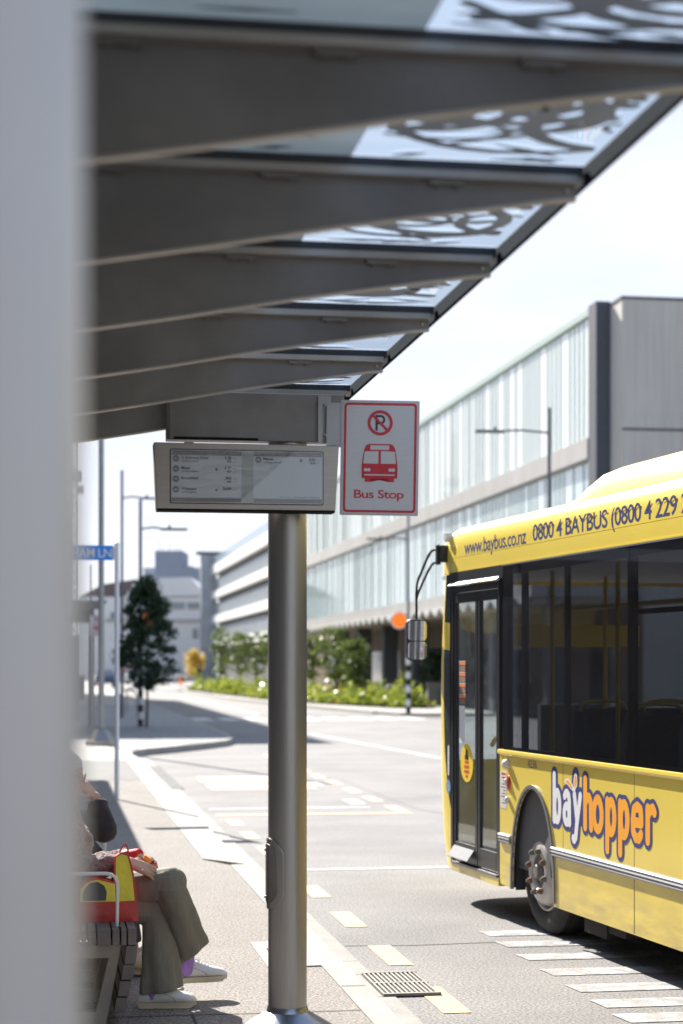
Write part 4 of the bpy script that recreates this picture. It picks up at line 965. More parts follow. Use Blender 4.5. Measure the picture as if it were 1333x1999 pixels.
def shoe(name, parent, heel, ang, length=.285, pitch=0.0, wd=.098, label=None, sole_m=None, up_m=None):
    """heel = rear bottom point; local x = toe direction"""
    r = empty(name, (0, 0, 0), 0, 'world'); bpy.data.objects.remove(r)
    k = length/.285
    def fw(x): # half width along the foot
        P = [(0, .028), (.03, .034), (.09, .034), (.15, .040), (.20, .046), (.24, .043), (.268, .030), (.285, .010)]
        for (a, u), (b, v_) in zip(P, P[1:]):
            if x <= b: return u+(v_-u)*(x-a)/(b-a)
        return .01
    def ht(x): # upper height
        P = [(0, .094), (.02, .097), (.045, .088), (.075, .092), (.105, .114), (.13, .108), (.16, .094), (.20, .078), (.24, .068), (.268, .056), (.285, .036)]
        for (a, u), (b, v_) in zip(P, P[1:]):
            if x <= b: return u+(v_-u)*(x-a)/(b-a)
        return .02
    X = [.0, .006, .02, .04, .06, .085, .11, .135, .16, .19, .215, .24, .258, .272, .281, .285]
    up = MB().m(up_m or M_shoe); rr = []
    for x in X:
        w_, h_ = fw(x)*.97, ht(x); rg = []; top = .58 if x < .12 else .62
        for a in range(16):
            u = 2*math.pi*a/16; cy = math.cos(u); sz_ = math.sin(u)
            y = w_*math.copysign(abs(cy)**.75, cy)*(1-.38*max(0, sz_)*(1 if x < .2 else .5)); z = .022+(h_-.022)*(.5+.5*math.copysign(abs(sz_)**.8, sz_))
            rg.append((x*k, y*k, z*k))
        rr.append(rg)
    up.rings(rr); o = up.build(name, None, parent, smooth=True, ang=60)
    if label: o['label'] = label
    so = MB().m(sole_m or M_sole); ol = [(x-.002, fw(x)+.003) for x in X]; bot = [(x, w_) for x, w_ in ol]+[(x, -w_) for x, w_ in ol[::-1]]
    f = lambda z, g_: [(x*k+(g_ if x > .2 else -g_)*.3, (y+math.copysign(g_, y))*k, (z+(.010 if x > .262 and z < .01 else 0))*k) for x, y in bot]
    so.rings([f(0, -.003), f(.004, 0), f(.024, .001), f(.028, -.002)]); so.build('sole', None, o, smooth=True, ang=50)
    la = MB().m(M_lace)
    for i in range(5):
        x = .115+.017*i; z = ht(x)+.002; la.tube([(x*k, -.020*k, (z-.008)*k), (x*k+.003, 0, z*k+.001), ((x+.002)*k, .020*k, (z-.008)*k)], .0028*k, 6)
    for sy in (-1, 1):
        la.tube(bez([(.118*k, 0, .100*k), (.125*k, sy*.018*k, .118*k), (.145*k, sy*.030*k, .106*k), (.13*k, sy*.012*k, .098*k)], 4), .0026*k, 6)
        la.tube(bez([(.118*k, 0, .100*k), (.13*k, sy*.022*k, .085*k), (.137*k, sy*.034*k, .060*k)], 4), .0022*k, 6)
    la.build('laces', None, o, smooth=True)
    se = MB().m(M_seam)
    for sy in (-1, 1):
        g_ = lambda x, z: ((x)*k, sy*(fw(x)*.985)*k*(1-.10*max(0, (z-.05)/.04)), z*k)
        se.tube(bez([g_(.118, .074), g_(.145, .062), g_(.172, .048), g_(.180, .03)], 5), .0010, 5); 
    se.build('stitching', None, o)
    o.location = heel; o.rotation_euler = (0, -pitch, ang); return o
def loft_cloth(name, secs, parent, m_, wr=.006, seed=0, n=48, hem=True, fold=5):
    """secs: list of (center, rx, ry, axis) ellipses across +x/+y; folds run along the length"""
    rr = []; N = len(secs)
    for i, (c, rx, ry, tl) in enumerate(secs):
        c = Vector(c); rg = []; Mx = Matrix.Rotation(tl, 3, 'Y')
        for j in range(n):
            a = 2*math.pi*j/n; q = noise.noise(Vector((math.cos(a)*fold*.35+seed, math.sin(a)*fold*.35, i*.16)))+.5*noise.noise(Vector((math.cos(a)*fold, math.sin(a)*fold+seed, i*.3)))
            k = 1+q*wr/max(rx, ry)*2.2
            rg.append(c+Mx @ Vector((rx*k*math.cos(a), ry*k*math.sin(a), 0)))
        rr.append(rg)
    mb = MB().m(m_); mb.rings(rr, cap=False); o = mb.build(name, None, parent, smooth=True, ang=80)
    sd_ = o.modifiers.new('s', 'SOLIDIFY'); sd_.thickness = .004; sd_.offset = -1
    ss = o.modifiers.new('ss', 'SUBSURF'); ss.levels = ss.render_levels = 1
    return o
def interp(secs, n=4):
    out = []
    for i in range(len(secs)-1):
        a, b = secs[i], secs[i+1]
        for j in range(n):
            u = j/n; out.append((Vector(a[0]).lerp(Vector(b[0]), u), a[1]+(b[1]-a[1])*u, a[2]+(b[2]-a[2])*u, a[3]+(b[3]-a[3])*u))
    out.append(secs[-1]); return out
# ---- person in front
org = Vector((at(100, 1800, 8.9)[0], at(100, 1800, 8.9)[1], Zp))
pf = thing('person', 'seated person in tan knit cardigan and olive trousers with legs crossed and white sneakers', 'person', tuple(org))
A_ = lambda px, py, Y: at(px, py, Y)-org
hip = A_(108, 1765, 8.92); chest = A_(122, 1650, 8.92); neck = A_(124, 1574, 8.92); hc = A_(124, 1512, 8.92)
hipN, hipF = A_(115, 1775, 8.80), A_(115, 1758, 8.98)
knN, knF = A_(312, 1772, 8.84), A_(338, 1722, 8.76)
anN, anF = A_(306, 1925, 8.74), A_(364, 1868, 8.98)
shN, shF = A_(122, 1606, 8.74), A_(122, 1604, 9.10)
elN, elF = A_(140, 1700, 8.70), A_(160, 1700, 9.12)
wrN, wrF = A_(247, 1684, 8.70), A_(262, 1668, 8.98)
b = MB()
head(b, hc, R(12)); b.cap2(neck+Vector((-.01, 0, -.02)), hc+Vector((-.02, 0, -.06)), .056, .05)
b.cap2(chest+Vector((0, -.07, .05)), chest+Vector((0, .07, .05)), .11, .11, 14); b.cap2(hip, chest, .125, .12, 14)
for h_, k_, a_ in ((hipN, knN, anN), (hipF, knF, anF)): b.cap2(h_, k_, .080, .055, 12); b.cap2(k_, a_, .052, .036, 12)
for s_, e_, w_ in ((shN, elN, wrN), (shF, elF, wrF)): b.cap2(s_, e_, .048, .040, 12); b.cap2(e_, w_, .040, .027, 12)
hand(b, wrN+Vector((.012, .01, 0)), (1, .10, -.42), (.35, -.55, .8), (.2, .8, .5), 1.12, .42)
hand(b, wrF, (1, -.35, -.35), (.4, -.2, 1), (0, -.8, .6), .98, .65)
bo = body_obj(b, 'body', pf, M_skin, .0042, 3)
# hair and glasses
h = MB().m(M_hair); c = hc
h.ell(c+Vector((-.010, 0, .050)), (.103, .086, .080), Matrix.Rotation(R(6), 3, 'Y'), 16); h.ell(c+Vector((-.055, 0, -.015)), (.062, .080, .085), None, 14)
ho = h.build('hair', None, pf, smooth=True)
dm = ho.modifiers.new('d', 'DISPLACE'); tx = bpy.data.textures.new('hair_noise', 'CLOUDS'); tx.noise_scale = .012; dm.texture = tx; dm.strength = .010
gl = MB().m(mat('red_spectacles', (.42, .06, .04), .3, var=.1)); gM = Matrix.Rotation(R(12), 3, 'Y')
for y in (-.034, .034):
    P = [c+gM @ Vector((.106, y+.024*math.cos(a), .006+.019*math.sin(a))) for a in [2*math.pi*i/20 for i in range(21)]]; gl.tube(P, .0022, 6)
    gl.tube([c+gM @ Vector((.106, y+math.copysign(.024, y), .010)), c+gM @ Vector((.03, math.copysign(.078, y), .012)), c+gM @ Vector((-.02, math.copysign(.080, y), .002))], .0022, 6)
gl.tube([c+gM @ Vector((.108, -.010, .008)), c+gM @ Vector((.108, .010, .008))], .0022, 6); go = gl.build('glasses', None, pf, smooth=True)
gq = MB().m(glass('lens_glass', (.85, .88, .9), base=.12, rough=.01))
for y in (-.034, .034): gq.rings([[c+gM @ Vector((.1045+e, y+.0225*math.cos(a), .006+.0175*math.sin(a))) for a in [2*math.pi*i/20 for i in range(20)]] for e in (0, .001)])
gq.build('lens', None, go)
# cardigan
b = MB(); b.cap2(hip+Vector((-.02, 0, .02)), chest, .155, .150, 14); b.cap2(chest+Vector((0, -.085, .06)), chest+Vector((0, .085, .06)), .112, .112, 14); b.cap2(shN, shF, .066, .066, 12)
b.cap2(neck+Vector((-.01, 0, -.05)), neck+Vector((.0, 0, .0)), .085, .062, 12)
for s_, e_, w_ in ((shN, elN, wrN), (shF, elF, wrF)):
    w2 = e_.lerp(w_, .88 if w_ is wrN else .93); b.cap2(s_, e_, .068, .064, 12); b.cap2(e_, e_.lerp(w2, .55), .064, .058, 12); b.tube([e_.lerp(w2, .5), e_.lerp(w2, .8), w2], [.058, .054, .047], 14)
b.cap2(neck+Vector((.045, -.05, -.01)), chest+Vector((.12, -.06, .04)), .020, .028, 8)      # lapel fold
ca = body_obj(b, 'cardigan', pf, M_card, .008, 3)
t2 = bpy.data.textures.new('knit_noise', 'CLOUDS'); t2.noise_scale = .022; d2 = ca.modifiers.new('d', 'DISPLACE'); d2.texture = t2; d2.strength = .016
t3 = bpy.data.textures.new('cloth_folds', 'CLOUDS'); t3.noise_scale = .09; d3 = ca.modifiers.new('d2', 'DISPLACE'); d3.texture = t3; d3.strength = .03
# near leg (foot on the ground) and far leg (crossed over), wide trousers
V3 = Vector
def leg_cloth(parent, hipp, knee, hemc, rx1, ry1, tilt, seed, knee_r=.086):
    d = (knee-hipp); dd = d.normalized()
    b = MB(); b.cap2(hipp, hipp.lerp(knee, .5), .105, .094, 16); b.cap2(hipp.lerp(knee, .45), knee-dd*.012, .095, knee_r*.94, 16)
    prev = None; N = 9; rr = []
    for i in range(N+1):
        u = i/N; c = (knee+V3((-.012, 0, -.03))).lerp(hemc, u); rx = knee_r*.95+(rx1-knee_r*.95)*u**1.1; ry = knee_r*.9+(ry1-knee_r*.9)*u
        rg = []
        for j in range(40):
            a = 2*math.pi*j/40; fo = 1+u*.10*math.sin(a*4+seed)+u*.05*math.sin(a*7+seed*2)
            q = V3((rx*fo*math.cos(a), ry*fo*math.sin(a), 0)); q = Matrix.Rotation(tilt*u, 3, 'Y') @ q; rg.append(c+q)
        rr.append(rg)
    b.rings(rr)
    return b
b = leg_cloth(pf, hipN, knN, A_(316, 1934, 8.755), .100, .070, R(-9), 1.0, .080)
b2 = leg_cloth(pf, hipF, knF, A_(376, 1862, 8.90), .092, .070, R(-36), 2.3, .082)
bp = MB(); bp.cap2(hip+V3((0, -.09, 0)), hip+V3((0, .09, 0)), .135, .135, 16)
tr = body_obj(bp, 'trousers', pf, M_trou, .007, 4)
t4 = bpy.data.textures.new('trouser_folds', 'CLOUDS'); t4.noise_scale = .10; t4.noise_depth = 1
for k, bb in (('trouser_leg', b), ('trouser_leg', b2)):
    o = body_obj(bb, k, tr, M_trou, .0055, 5); dd_ = o.modifiers.new('d', 'DISPLACE'); dd_.texture = t4; dd_.strength = .014; dd_.mid_level = .5
# turn-ups: seam lines near the hems
MB().m(M_sock).cap2(A_(366, 1850, 8.96), A_(362, 1893, 8.97), .042, .036, 16).build('sock', None, pf, smooth=True)
MB().m(M_sock).cap2(A_(300, 1915, 8.76), A_(296, 1945, 8.76), .031, .029, 14).build('sock', None, pf, smooth=True)
hl = A_(271, 1968, 8.76); hl.z = 0.002; shoe('sneaker', pf, hl, -ROAD*.4, .282)
hl = A_(336, 1919, 9.0); shoe('sneaker', pf, hl, -ROAD*.3, .278, R(2.5))
# ring on the hand
rg_ = hand  # (fingers carry a thin ring)
c_ = wrN+V3((.075, -.012, -.035)); MB().m(mat('silver_ring', (.8, .75, .78), .15, 1.0)).ell(c_, (.008, .008, .006), n=6).build('ring', None, pf, smooth=True)
# red cuff of the far sleeve
q = MB().m(mat('red_cloth', (.62, .012, .02), .7, var=.15, vscale=20, bump=.2)); q.tube([elF.lerp(wrF, .86), elF.lerp(wrF, .95), elF.lerp(wrF, 1.04), elF.lerp(wrF, 1.10)], [.044, .047, .042, .030], 18, sq=(1.1, .65)); q.build('red_cuff', None, pf, smooth=True)
lt = at(290, 1679, 8.93)
lig = thing('lighter', 'small orange lighter with a black end held in the folded hands', 'lighter', tuple(lt), rz=0)
lig.rotation_euler = (R(0), R(34), ROAD)
MB().m(mat('orange_plastic', (.85, .27, .02), .35, var=.03)).box((-.030, -.012, -.010), (.016, .012, .012)).build('case', None, lig, bevel=.003)
MB().m(M_bblk).box((.0165, -.011, -.009), (.026, .011, .011)).build('cap', None, lig, bevel=.002)
MB().m(mat('magenta_tip', (.5, .04, .18), .35, var=.1)).box((.0265, -.009, -.008), (.042, .009, .008)).build('tip', None, lig, bevel=.003)

# ---- bag on the bench
bgo = at(208, 1790, 8.58); bag = thing('shopping_bag', 'glossy yellow and red shopping bag with a dark shape standing on the bench end', 'bag', (bgo.x, bgo.y, Zp+sz))
K = 8.58/3500
def bx(px, py): return ((px-208)*K/ct, (1790-py)*K)
outl = [bx(*p) for p in ((152, 1791), (210, 1791), (269, 1789), (264, 1722), (257, 1685), (248, 1652), (236, 1655), (223, 1664), (222, 1690), (221, 1712), (190, 1703), (168, 1708), (155, 1722))]
M_byl = mat('bag_yellow', (.66, .56, .03), .3, var=.12, vscale=12, coat=.3, bump=.8, bscale=16); M_brd = mat('bag_red', (.42, .022, .018), .3, var=.15, vscale=10, coat=.3, bump=.25, bscale=22)
mb = MB().m(M_brd); mb.prism(outl, 'xz', -.045, .055); pan = mb.build('shell', None, bag, bevel=.006)
mb = MB().m(M_byl); mb.prism([bx(*p) for p in ((225, 1750), (261, 1749), (256, 1700), (247, 1662), (236, 1658), (225, 1665))], 'xz', -.0475, -.0455)
mb.prism([bx(*p) for p in ((157, 1750), (224.5, 1750), (223, 1716), (190, 1707), (170, 1712), (159, 1724))], 'xz', -.0474, -.0455)
mb.build('yellow_field', None, pan)
mb = MB().m(mat('bag_dark', (.035, .04, .05), .3, var=.3, vscale=8, coat=.3, bump=.2, bscale=20)); mb.prism([bx(*p) for p in ((163, 1748), (206, 1748), (208, 1732), (203, 1719), (190, 1711), (176, 1713), (166, 1724), (162, 1736))], 'xz', -.0490, -.0476); mb.build('dark_patch', None, pan)
mb = MB().m(M_brd); mb.tube(bez([bx(248, 1655)+(0,), ] and [(bx(250, 1658)[0], -.03, bx(250, 1658)[1]), (bx(243, 1640)[0], -.03, bx(243, 1643)[1]+.01), (bx(232, 1645)[0], -.03, bx(232, 1656)[1])], 4), .004, 6); mb.build('handle', None, bag, smooth=True)

# ---- person behind
o2 = at(118, 1790, 9.75); org2 = Vector((o2.x, o2.y, Zp)); pb = thing('person', 'seated person in black jacket resting chin on hand behind the cardigan wearer', 'person', tuple(org2))
B_ = lambda px, py, Y: at(px, py, Y)-org2
hip = B_(85, 1735, 9.75); chest = B_(108, 1640, 9.75); neck = B_(118, 1572, 9.75); hc = B_(122, 1522, 9.72)
kN, kF = B_(232, 1712, 9.62), B_(235, 1712, 9.9); aN, aF = B_(252, 1868, 9.60), B_(262, 1872, 9.95)
sN, sF = B_(118, 1600, 9.56), B_(118, 1600, 9.94); eN, eF = B_(203, 1618, 9.50), B_(190, 1680, 9.98); wN, wF = B_(186, 1556, 9.56), B_(232, 1706, 9.85)
b = MB(); head(b, hc, R(16)); b.cap2(chest, neck, .10, .06, 12); b.cap2(hip, chest, .12, .12, 14)
for h_, k_, a_ in ((hip+V3((0, -.1, 0)), kN, aN), (hip+V3((0, .1, 0)), kF, aF)): b.cap2(h_, k_, .075, .05, 12); b.cap2(k_, a_, .046, .034, 12)
for s_, e_, w_ in ((sN, eN, wN), (sF, eF, wF)): b.cap2(s_, e_, .045, .038, 12); b.cap2(e_, w_, .038, .029, 12)
hand(b, wN, (-.62, 0, .72), (.6, -.5, .6), (-.5, -.6, -.5), 1.0, .75); hand(b, wF, (1, -.1, -.3), (0, -.2, 1), (0, -1, 0), 1.0, .5)
body_obj(b, 'body', pb, M_skin, .0052, 3)
h = MB().m(M_hairb); h.ell(hc+V3((-.022, 0, .04)), (.098, .088, .084), None, 14); h.build('hair', None, pb, smooth=True)
b = MB(); b.cap2(hip, chest, .15, .15, 14); b.cap2(sN, sF, .085, .085, 12); b.cap2(neck+V3((-.01, 0, -.05)), neck, .08, .066, 12)
b.cap2(sN, eN, .082, .066, 12); b.tube([eN, eN.lerp(wN, .45), eN.lerp(wN, .86)], [.068, .062, .054], 16); b.cap2(sF, eF, .075, .062, 12); b.tube([eF, eF.lerp(wF, .85)], [.062, .05], 14)
b.cap2(eN, eN+V3((.002, 0, -.001)), .070, .070, 12)
jo = body_obj(b, 'jacket', pb, M_jack, .009, 3); d3 = jo.modifiers.new('d2', 'DISPLACE'); d3.texture = t3; d3.strength = .03
q = MB().m(mat('cuff_edge', (.30, .22, .20), .6, var=.1)); e0 = eN.lerp(wN, .84); q.tube([e0, e0+(wN-eN).normalized()*.004], [.056, .056], 18, cap=False); q.build('cuff_edge', None, jo)
b = MB(); b.cap2(hip+V3((0, -.08, 0)), hip+V3((0, .08, 0)), .13, .13, 12)
for h_, k_, a_ in ((hip+V3((0, -.1, 0)), kN, aN), (hip+V3((0, .1, 0)), kF, aF)): b.cap2(h_, k_, .09, .07, 12); b.tube([k_, k_.lerp(a_, .5), k_.lerp(a_, .80)], [.068, .062, .060], 14)
body_obj(b, 'trousers', pb, M_blackt, .009, 4)
M_tan = mat('tan_sole', (.30, .22, .11), .6, var=.1)
hl = B_(228, 1925, 9.62); hl.z = .035; shoe('shoe', pb, hl, R(8), .27, R(-9), sole_m=M_tan, up_m=mat('beige_leather', (.42, .36, .28), .5, var=.1))
hl = B_(236, 1900, 9.95); hl.z = .0; shoe('shoe', pb, hl, R(0), .27, 0, sole_m=M_tan, up_m=MATS['beige_leather'])
# ================================================================ street furniture
M_gpole = mat('galvanised_pole', (.30, .305, .31), .5, .5, var=.12, vscale=3); M_dpole = mat('dark_pole', (.13, .13, .135), .5, .3, var=.12, vscale=3); M_wp = mat('white_post_paint', (.66, .67, .72), .4, var=.03)
M_blues = mat('street_sign_blue', (.01, .24, .76), .4, var=.04); M_sw = mat('street_sign_letters', (.72, .74, .76), .4, var=.02); M_leddk = mat('lamp_head_dark', (.10, .11, .10), .5, var=.1)
# street name sign
p0 = at(228, 1560, 22.4); sn = thing('street_name_sign', 'blue street name sign lettered HAM LN on a slim white post', 'street sign', (p0.x, p0.y, Zp))
MB().m(M_wp).cyl((0, 0, 0), (0, 0, 3.19), .029, n=16).build('post', None, sn, smooth=True); MB().m(M_wp).ell((0, 0, 3.19), (.034, .034, .03), n=6).build('post_cap', None, sn, smooth=True)
U2 = 22.4/3500; zt2, zb2 = EYE+235*U2-Zp, EYE+206*U2-Zp
mb = MB().m(M_blues).box((-1.02, -.012, zb2), (-.045, .012, zt2)); bl = mb.build('blade', None, sn, bevel=.003)
mb = MB().m(M_sw); mb.text('HAM LN', -.575, -.065, zb2+.038, .112, 'xz', -.0135, off=.008); mb.text('DUR', -.905, -.60, zb2+.038, .112, 'xz', -.0135, off=.008); mb.build('lettering', None, bl)
MB().m(M_wp).box((-.05, -.02, zb2+.01), (-.02, .02, zt2-.01)).build('clamp', None, sn)
# masts and lamps on the near side
def lamp(px, py, Y, top, r, arms, label, group='street lamps', base=False, m_=None, name='street_lamp', zb=Zp, cat='street lamp'):
    p = at(px, py, Y); o = thing(name, label, cat, (p.x, p.y, zb), group); m_ = m_ or M_gpole
    MB().m(m_).cyl((0, 0, 0), (0, 0, top), r, r*.8, n=16).build('post', None, o, smooth=True)
    for z, L in arms:
        s_ = 1 if L > 0 else -1; MB().m(M_dpole).tube([(0, 0, z), (L*.6, 0, z+.05), (L, 0, z+.03)], .028, 8).build('arm', None, o, smooth=True)
        MB().m(M_leddk).box((min(L, L+.75*s_), -.11, z-.03), (max(L, L+.75*s_), .11, z+.035)).build('lamp_head', None, o, bevel=.02)
        MB().m(M_leddk).cyl((L+.25*s_, 0, z+.03), (L+.25*s_, 0, z+.12), .035, n=8).build('sensor', None, o)
    if base: MB().m(M_steel).lathe([(.13, .34), (.30, .10), (.34, .10), (.34, 0)], (0, 0, 0), n=6).build('base_skirt', None, o)
    return o
lamp(197.5, 1450, 37.7, 8.2, .068, [], 'tall plain steel mast with a silver skirt just behind the blue street sign', base=True, name='steel_mast', cat='mast', group='street lamps')
p = at(197.5, 1450, 37.7)
lamp(238, 1398, 58, 8.0, .055, [(7.1, .55)], 'tall thin dark lamp post left of the conical tree, its lamp arm highest', m_=M_dpole)
pc = lamp(274, 1418, 49.5, 6.25, .062, [(5.45, .55)], 'steel lamp post directly behind the conical tree with a banded black and white foot', m_=M_gpole)
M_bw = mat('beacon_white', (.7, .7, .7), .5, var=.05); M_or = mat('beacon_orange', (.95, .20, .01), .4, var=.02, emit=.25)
def bands(o, r, z1, n=8):
    mb = MB()
    for i in range(n): mb.m(M_bw if i % 2 else M_bblk).cyl((0, 0, z1*i/n), (0, 0, z1*(i+1)/n), r, n=16)
    return mb.build('banded_sleeve', None, o, smooth=True)
def disc_(o, x, z): 
    mb = MB().m(M_bw).cyl((x, -.03, z), (x, .0, z), .31, n=32); d = mb.build('beacon_disc', None, o); MB().m(M_or).cyl((x, -.04, z), (x, -.031, z), .27, n=32).build('orange_face', None, d)
bands(pc, .075, 1.6); disc_(pc, .30, 2.9)
pr2 = lamp(797, 1392, 63.5, 7.9, .062, [(6.15, -.75)], 'steel lamp post with orange beacon disc and black and white banded foot across the street', m_=M_gpole); bands(pr2, .09, 1.95); disc_(pr2, -.33, 3.28)
lamp(1072, 1420, 45, 8.15, .052, [(7.52, -1.15)], 'dark lamp post rising behind the bus roof in front of the glass building', m_=M_dpole)
lamp(176, 1352, 98, 7.2, .05, [], 'thin dark mast far up the street left of the steel mast', m_=M_dpole, name='steel_mast', cat='mast')
# bicycle hoops
for i, (px, py, Y) in enumerate(((250, 1392, 56), (262, 1376, 64))):
    p = at(px, py, Y); h_ = .95; mb = MB().m(M_steel); mb.tube(bez([(-.27, 0, 0), (-.27, 0, .65), (-.2, 0, .86), (0, 0, .92), (.2, 0, .86), (.27, 0, .65), (.27, 0, 0)], 5), .026, 8)
    mesh_thing(mb, 'bike_rack', None, ['steel hoop bike rack nearer the street sign post', 'steel hoop bike rack further back by the tree trunk'][i], 'bike rack', (p.x, p.y, Zp), 'bicycle hoops', smooth=True)
p = at(152, 1368, 90); bn = thing('litter_bin', 'dark square litter bin near the distant shelter', 'bin', (p.x, p.y, Zp))
MB().m(M_dpole).box((-.25, -.25, 0), (.25, .25, 1.1)).build('bin_body', None, bn, bevel=.02); MB().m(M_bblk).box((-.28, -.28, 1.12), (.28, .28, 1.2)).build('lid', None, bn)

# ---- foliage
def leafmat(name, c, c2, tr=.35, rough=.45):
    m = bpy.data.materials.new(name); m.use_nodes = True; n = m.node_tree.nodes; l = m.node_tree.links; n.clear()
    o = n.new('ShaderNodeOutputMaterial'); p = n.new('ShaderNodeBsdfPrincipled'); p.inputs['Roughness'].default_value = rough
    t = n.new('ShaderNodeBsdfTranslucent'); mi = n.new('ShaderNodeMixShader'); mi.inputs['Fac'].default_value = tr
    g_ = n.new('ShaderNodeNewGeometry'); r = n.new('ShaderNodeValToRGB'); r.color_ramp.elements[0].color = rgb(c); r.color_ramp.elements[1].color = rgb(c2)
    l.new(g_.outputs['Random Per Island'], r.inputs['Fac']); l.new(r.outputs['Color'], p.inputs['Base Color']); l.new(r.outputs['Color'], t.inputs['Color'])
    l.new(p.outputs[0], mi.inputs[1]); l.new(t.outputs[0], mi.inputs[2]); l.new(mi.outputs[0], o.inputs['Surface']); return m
L_dark = leafmat('leaf_dark', (.012, .03, .014), (.045, .085, .035), .2, .35); L_mid = leafmat('leaf_mid', (.045, .075, .018), (.19, .24, .05), .35); L_bright = leafmat('leaf_bright', (.10, .15, .015), (.44, .49, .07), .4, .3)
L_yel = leafmat('leaf_yellow', (.45, .30, .04), (.65, .48, .08), .4); L_hedge = leafmat('leaf_hedge', (.015, .03, .015), (.05, .08, .03), .2); L_red = leafmat('leaf_red', (.35, .10, .05), (.55, .25, .15), .3)
M_bark = mat('bark', (.09, .07, .055), .9, var=.3, vscale=8, bump=.4)
def leaves(mb, pts, size, rnd, asp=.5):
    for p in pts:
        n_ = Vector((rnd.gauss(0, 1), rnd.gauss(0, 1), rnd.gauss(0, .8)+.3)).normalized(); u = n_.orthogonal().normalized(); u = Matrix.Rotation(rnd.uniform(0, 6.3), 3, n_) @ u; v_ = n_.cross(u)
        s_ = size*rnd.uniform(.6, 1.3); mb.poly([p-u*s_, p+v_*s_*asp, p+u*s_, p-v_*s_*asp])
def crown_pts(prof, clumps, per, rnd, cs=.3, jx=0):
    """prof(z01)->radius; returns points in clusters"""
    out = []
    for _ in range(clumps):
        u = rnd.random(); z, r = prof(u); a = rnd.uniform(0, 2*math.pi); q = r*(rnd.random()**.45)
        c = Vector((q*math.cos(a), q*math.sin(a), z)); k = cs*rnd.uniform(.6, 1.3)
        for _ in range(per): out.append(c+Vector((rnd.gauss(0, k*.42), rnd.gauss(0, k*.42), rnd.gauss(0, k*.36))))
    return out
def tree(name, label, loc, H, z0, rad, prof, lm, leaf, clumps, per, cs, group=None, tr=.05, seed=1, limbs=7, cat='tree'):
    rnd = random.Random(seed); o = thing(name, label, cat, loc, group)
    mb = MB().m(M_bark); P = bez([(0, 0, 0), (.03*H*.2, .0, H*.25), (-.02, .02, H*.5), (.01, 0, H*.9)], 4); mb.tube(P, [tr*(1-.85*i/(len(P)-1)) for i in range(len(P))], 8)
    for i in range(limbs):
        z = z0+(H-z0)*(.02+.8*i/limbs); a = i*2.4; zz, r = prof(min(1, .15+.8*i/limbs)); mb.tube([(0, 0, z-.05), (r*.4*math.cos(a), r*.4*math.sin(a), z+.12*H*.3), (r*.75*math.cos(a), r*.75*math.sin(a), z+.2*H*.4)], [tr*.5, tr*.3, tr*.12], 6)
    mb.build('trunk', None, o, smooth=True)
    f = MB().m(lm); leaves(f, crown_pts(prof, clumps, per, rnd, cs), leaf, rnd); f.build('crown', None, o); return o
p = at(286, 1421, 48.7)
def prof_c(u):
    z = 1.15+u*2.88; P = [(1.15, .35), (1.4, .70), (1.9, .86), (2.5, .74), (3.1, .56), (3.6, .42), (3.9, .2), (4.15, .05)]
    for (a, x), (b_, y) in zip(P, P[1:]):
        if z <= b_: return z, x+(y-x)*(z-a)/(b_-a)
    return z, .03
tree('conical_tree', 'dark green conical street tree on the cobbled verge by the street name sign', (p.x, p.y, Zp), 4.0, 1.1, .7, prof_c, L_dark, .052, 215, 56, .19, tr=.04, seed=3)
def prof_r(z0, h, r): return lambda u: (z0+h*u, r*math.sqrt(max(.05, 1-(2*u-1)**2))*(.8+.2*math.sin(u*9)))
TR = [(655, 1372, 84, 3.3, 1.2, 1.35), (610, 1368, 92, 3.1, 1.1, 1.2), (690, 1372, 80, 2.6, 1.0, .95), (500, 1352, 108, 3.5, 1.2, 1.5), (470, 1350, 116, 3.6, 1.3, 1.4), (428, 1345, 128, 4.2, 1.2, 1.1), (540, 1355, 100, 3.6, 1.2, 1.6)]
LB = ['bushy green tree of the roadside bed just left of the brown shopfront', 'bushy green tree close against the right side of the steel pole', 'low green tree end of the row nearest the brown shopfront', 'rounded green tree just left of the steel pole', 'paler green tree second left from the steel pole', 'tall narrow green tree at the far left end of the bed', 'green tree mostly hidden behind the steel pole']
for i, (px, py, Y, H, z0, r) in enumerate(TR):
    p = at(px, py, Y); tree('bed_tree', LB[i], (p.x, p.y, .1), H, z0, r, prof_r(z0*1.0, H-z0*.9, r*.92), L_mid, .11, 42, 26, .42, 'trees along the planted bed', tr=.07, seed=20+i)
p = at(381, 1335, 186); tree('yellow_tree', 'small yellow leaved tree in front of the white building', (p.x, p.y, 0), 3.1, .9, 1.1, prof_r(1.0, 2.1, 1.15), L_yel, .16, 60, 20, .6, tr=.08, seed=51)
# planted bed: soil kerb and ground cover
bed = [(13.9, 70.5), (11.8, 80), (10.6, 90), (10.1, 110), (9.7, 130), (12.2, 130), (13.0, 100), (14.8, 76), (15.0, 70.5)]
g = MB().m(mat('bed_soil', (.06, .045, .03), .95, var=.3)); g.prism(bed, 'xy', -.05, .16); structure(g, 'bed_ground', None)
rnd = random.Random(5); f = MB()
def inside(x, y, poly):
    c = False; n = len(poly)
    for i in range(n):
        (x1, y1), (x2, y2) = poly[i], poly[(i+1) % n]
        if (y1 > y) != (y2 > y) and x < (x2-x1)*(y-y1)/(y2-y1)+x1: c = not c
    return c
pts = []; n = 0
while n < 950:
    x, y = rnd.uniform(9.6, 15.6), 70.4+59*rnd.random()**1.7
    if not inside(x, y, bed): continue
    n += 1; k = rnd.uniform(.2, .45); hz = rnd.uniform(.08, .34)+(.35 if rnd.random() < .10 else 0); c = Vector((x, y, .12+hz*.5)); 
    for _ in range(30): pts.append(c+Vector((rnd.gauss(0, k*.5), rnd.gauss(0, k*.5), abs(rnd.gauss(0, hz*.5)))))
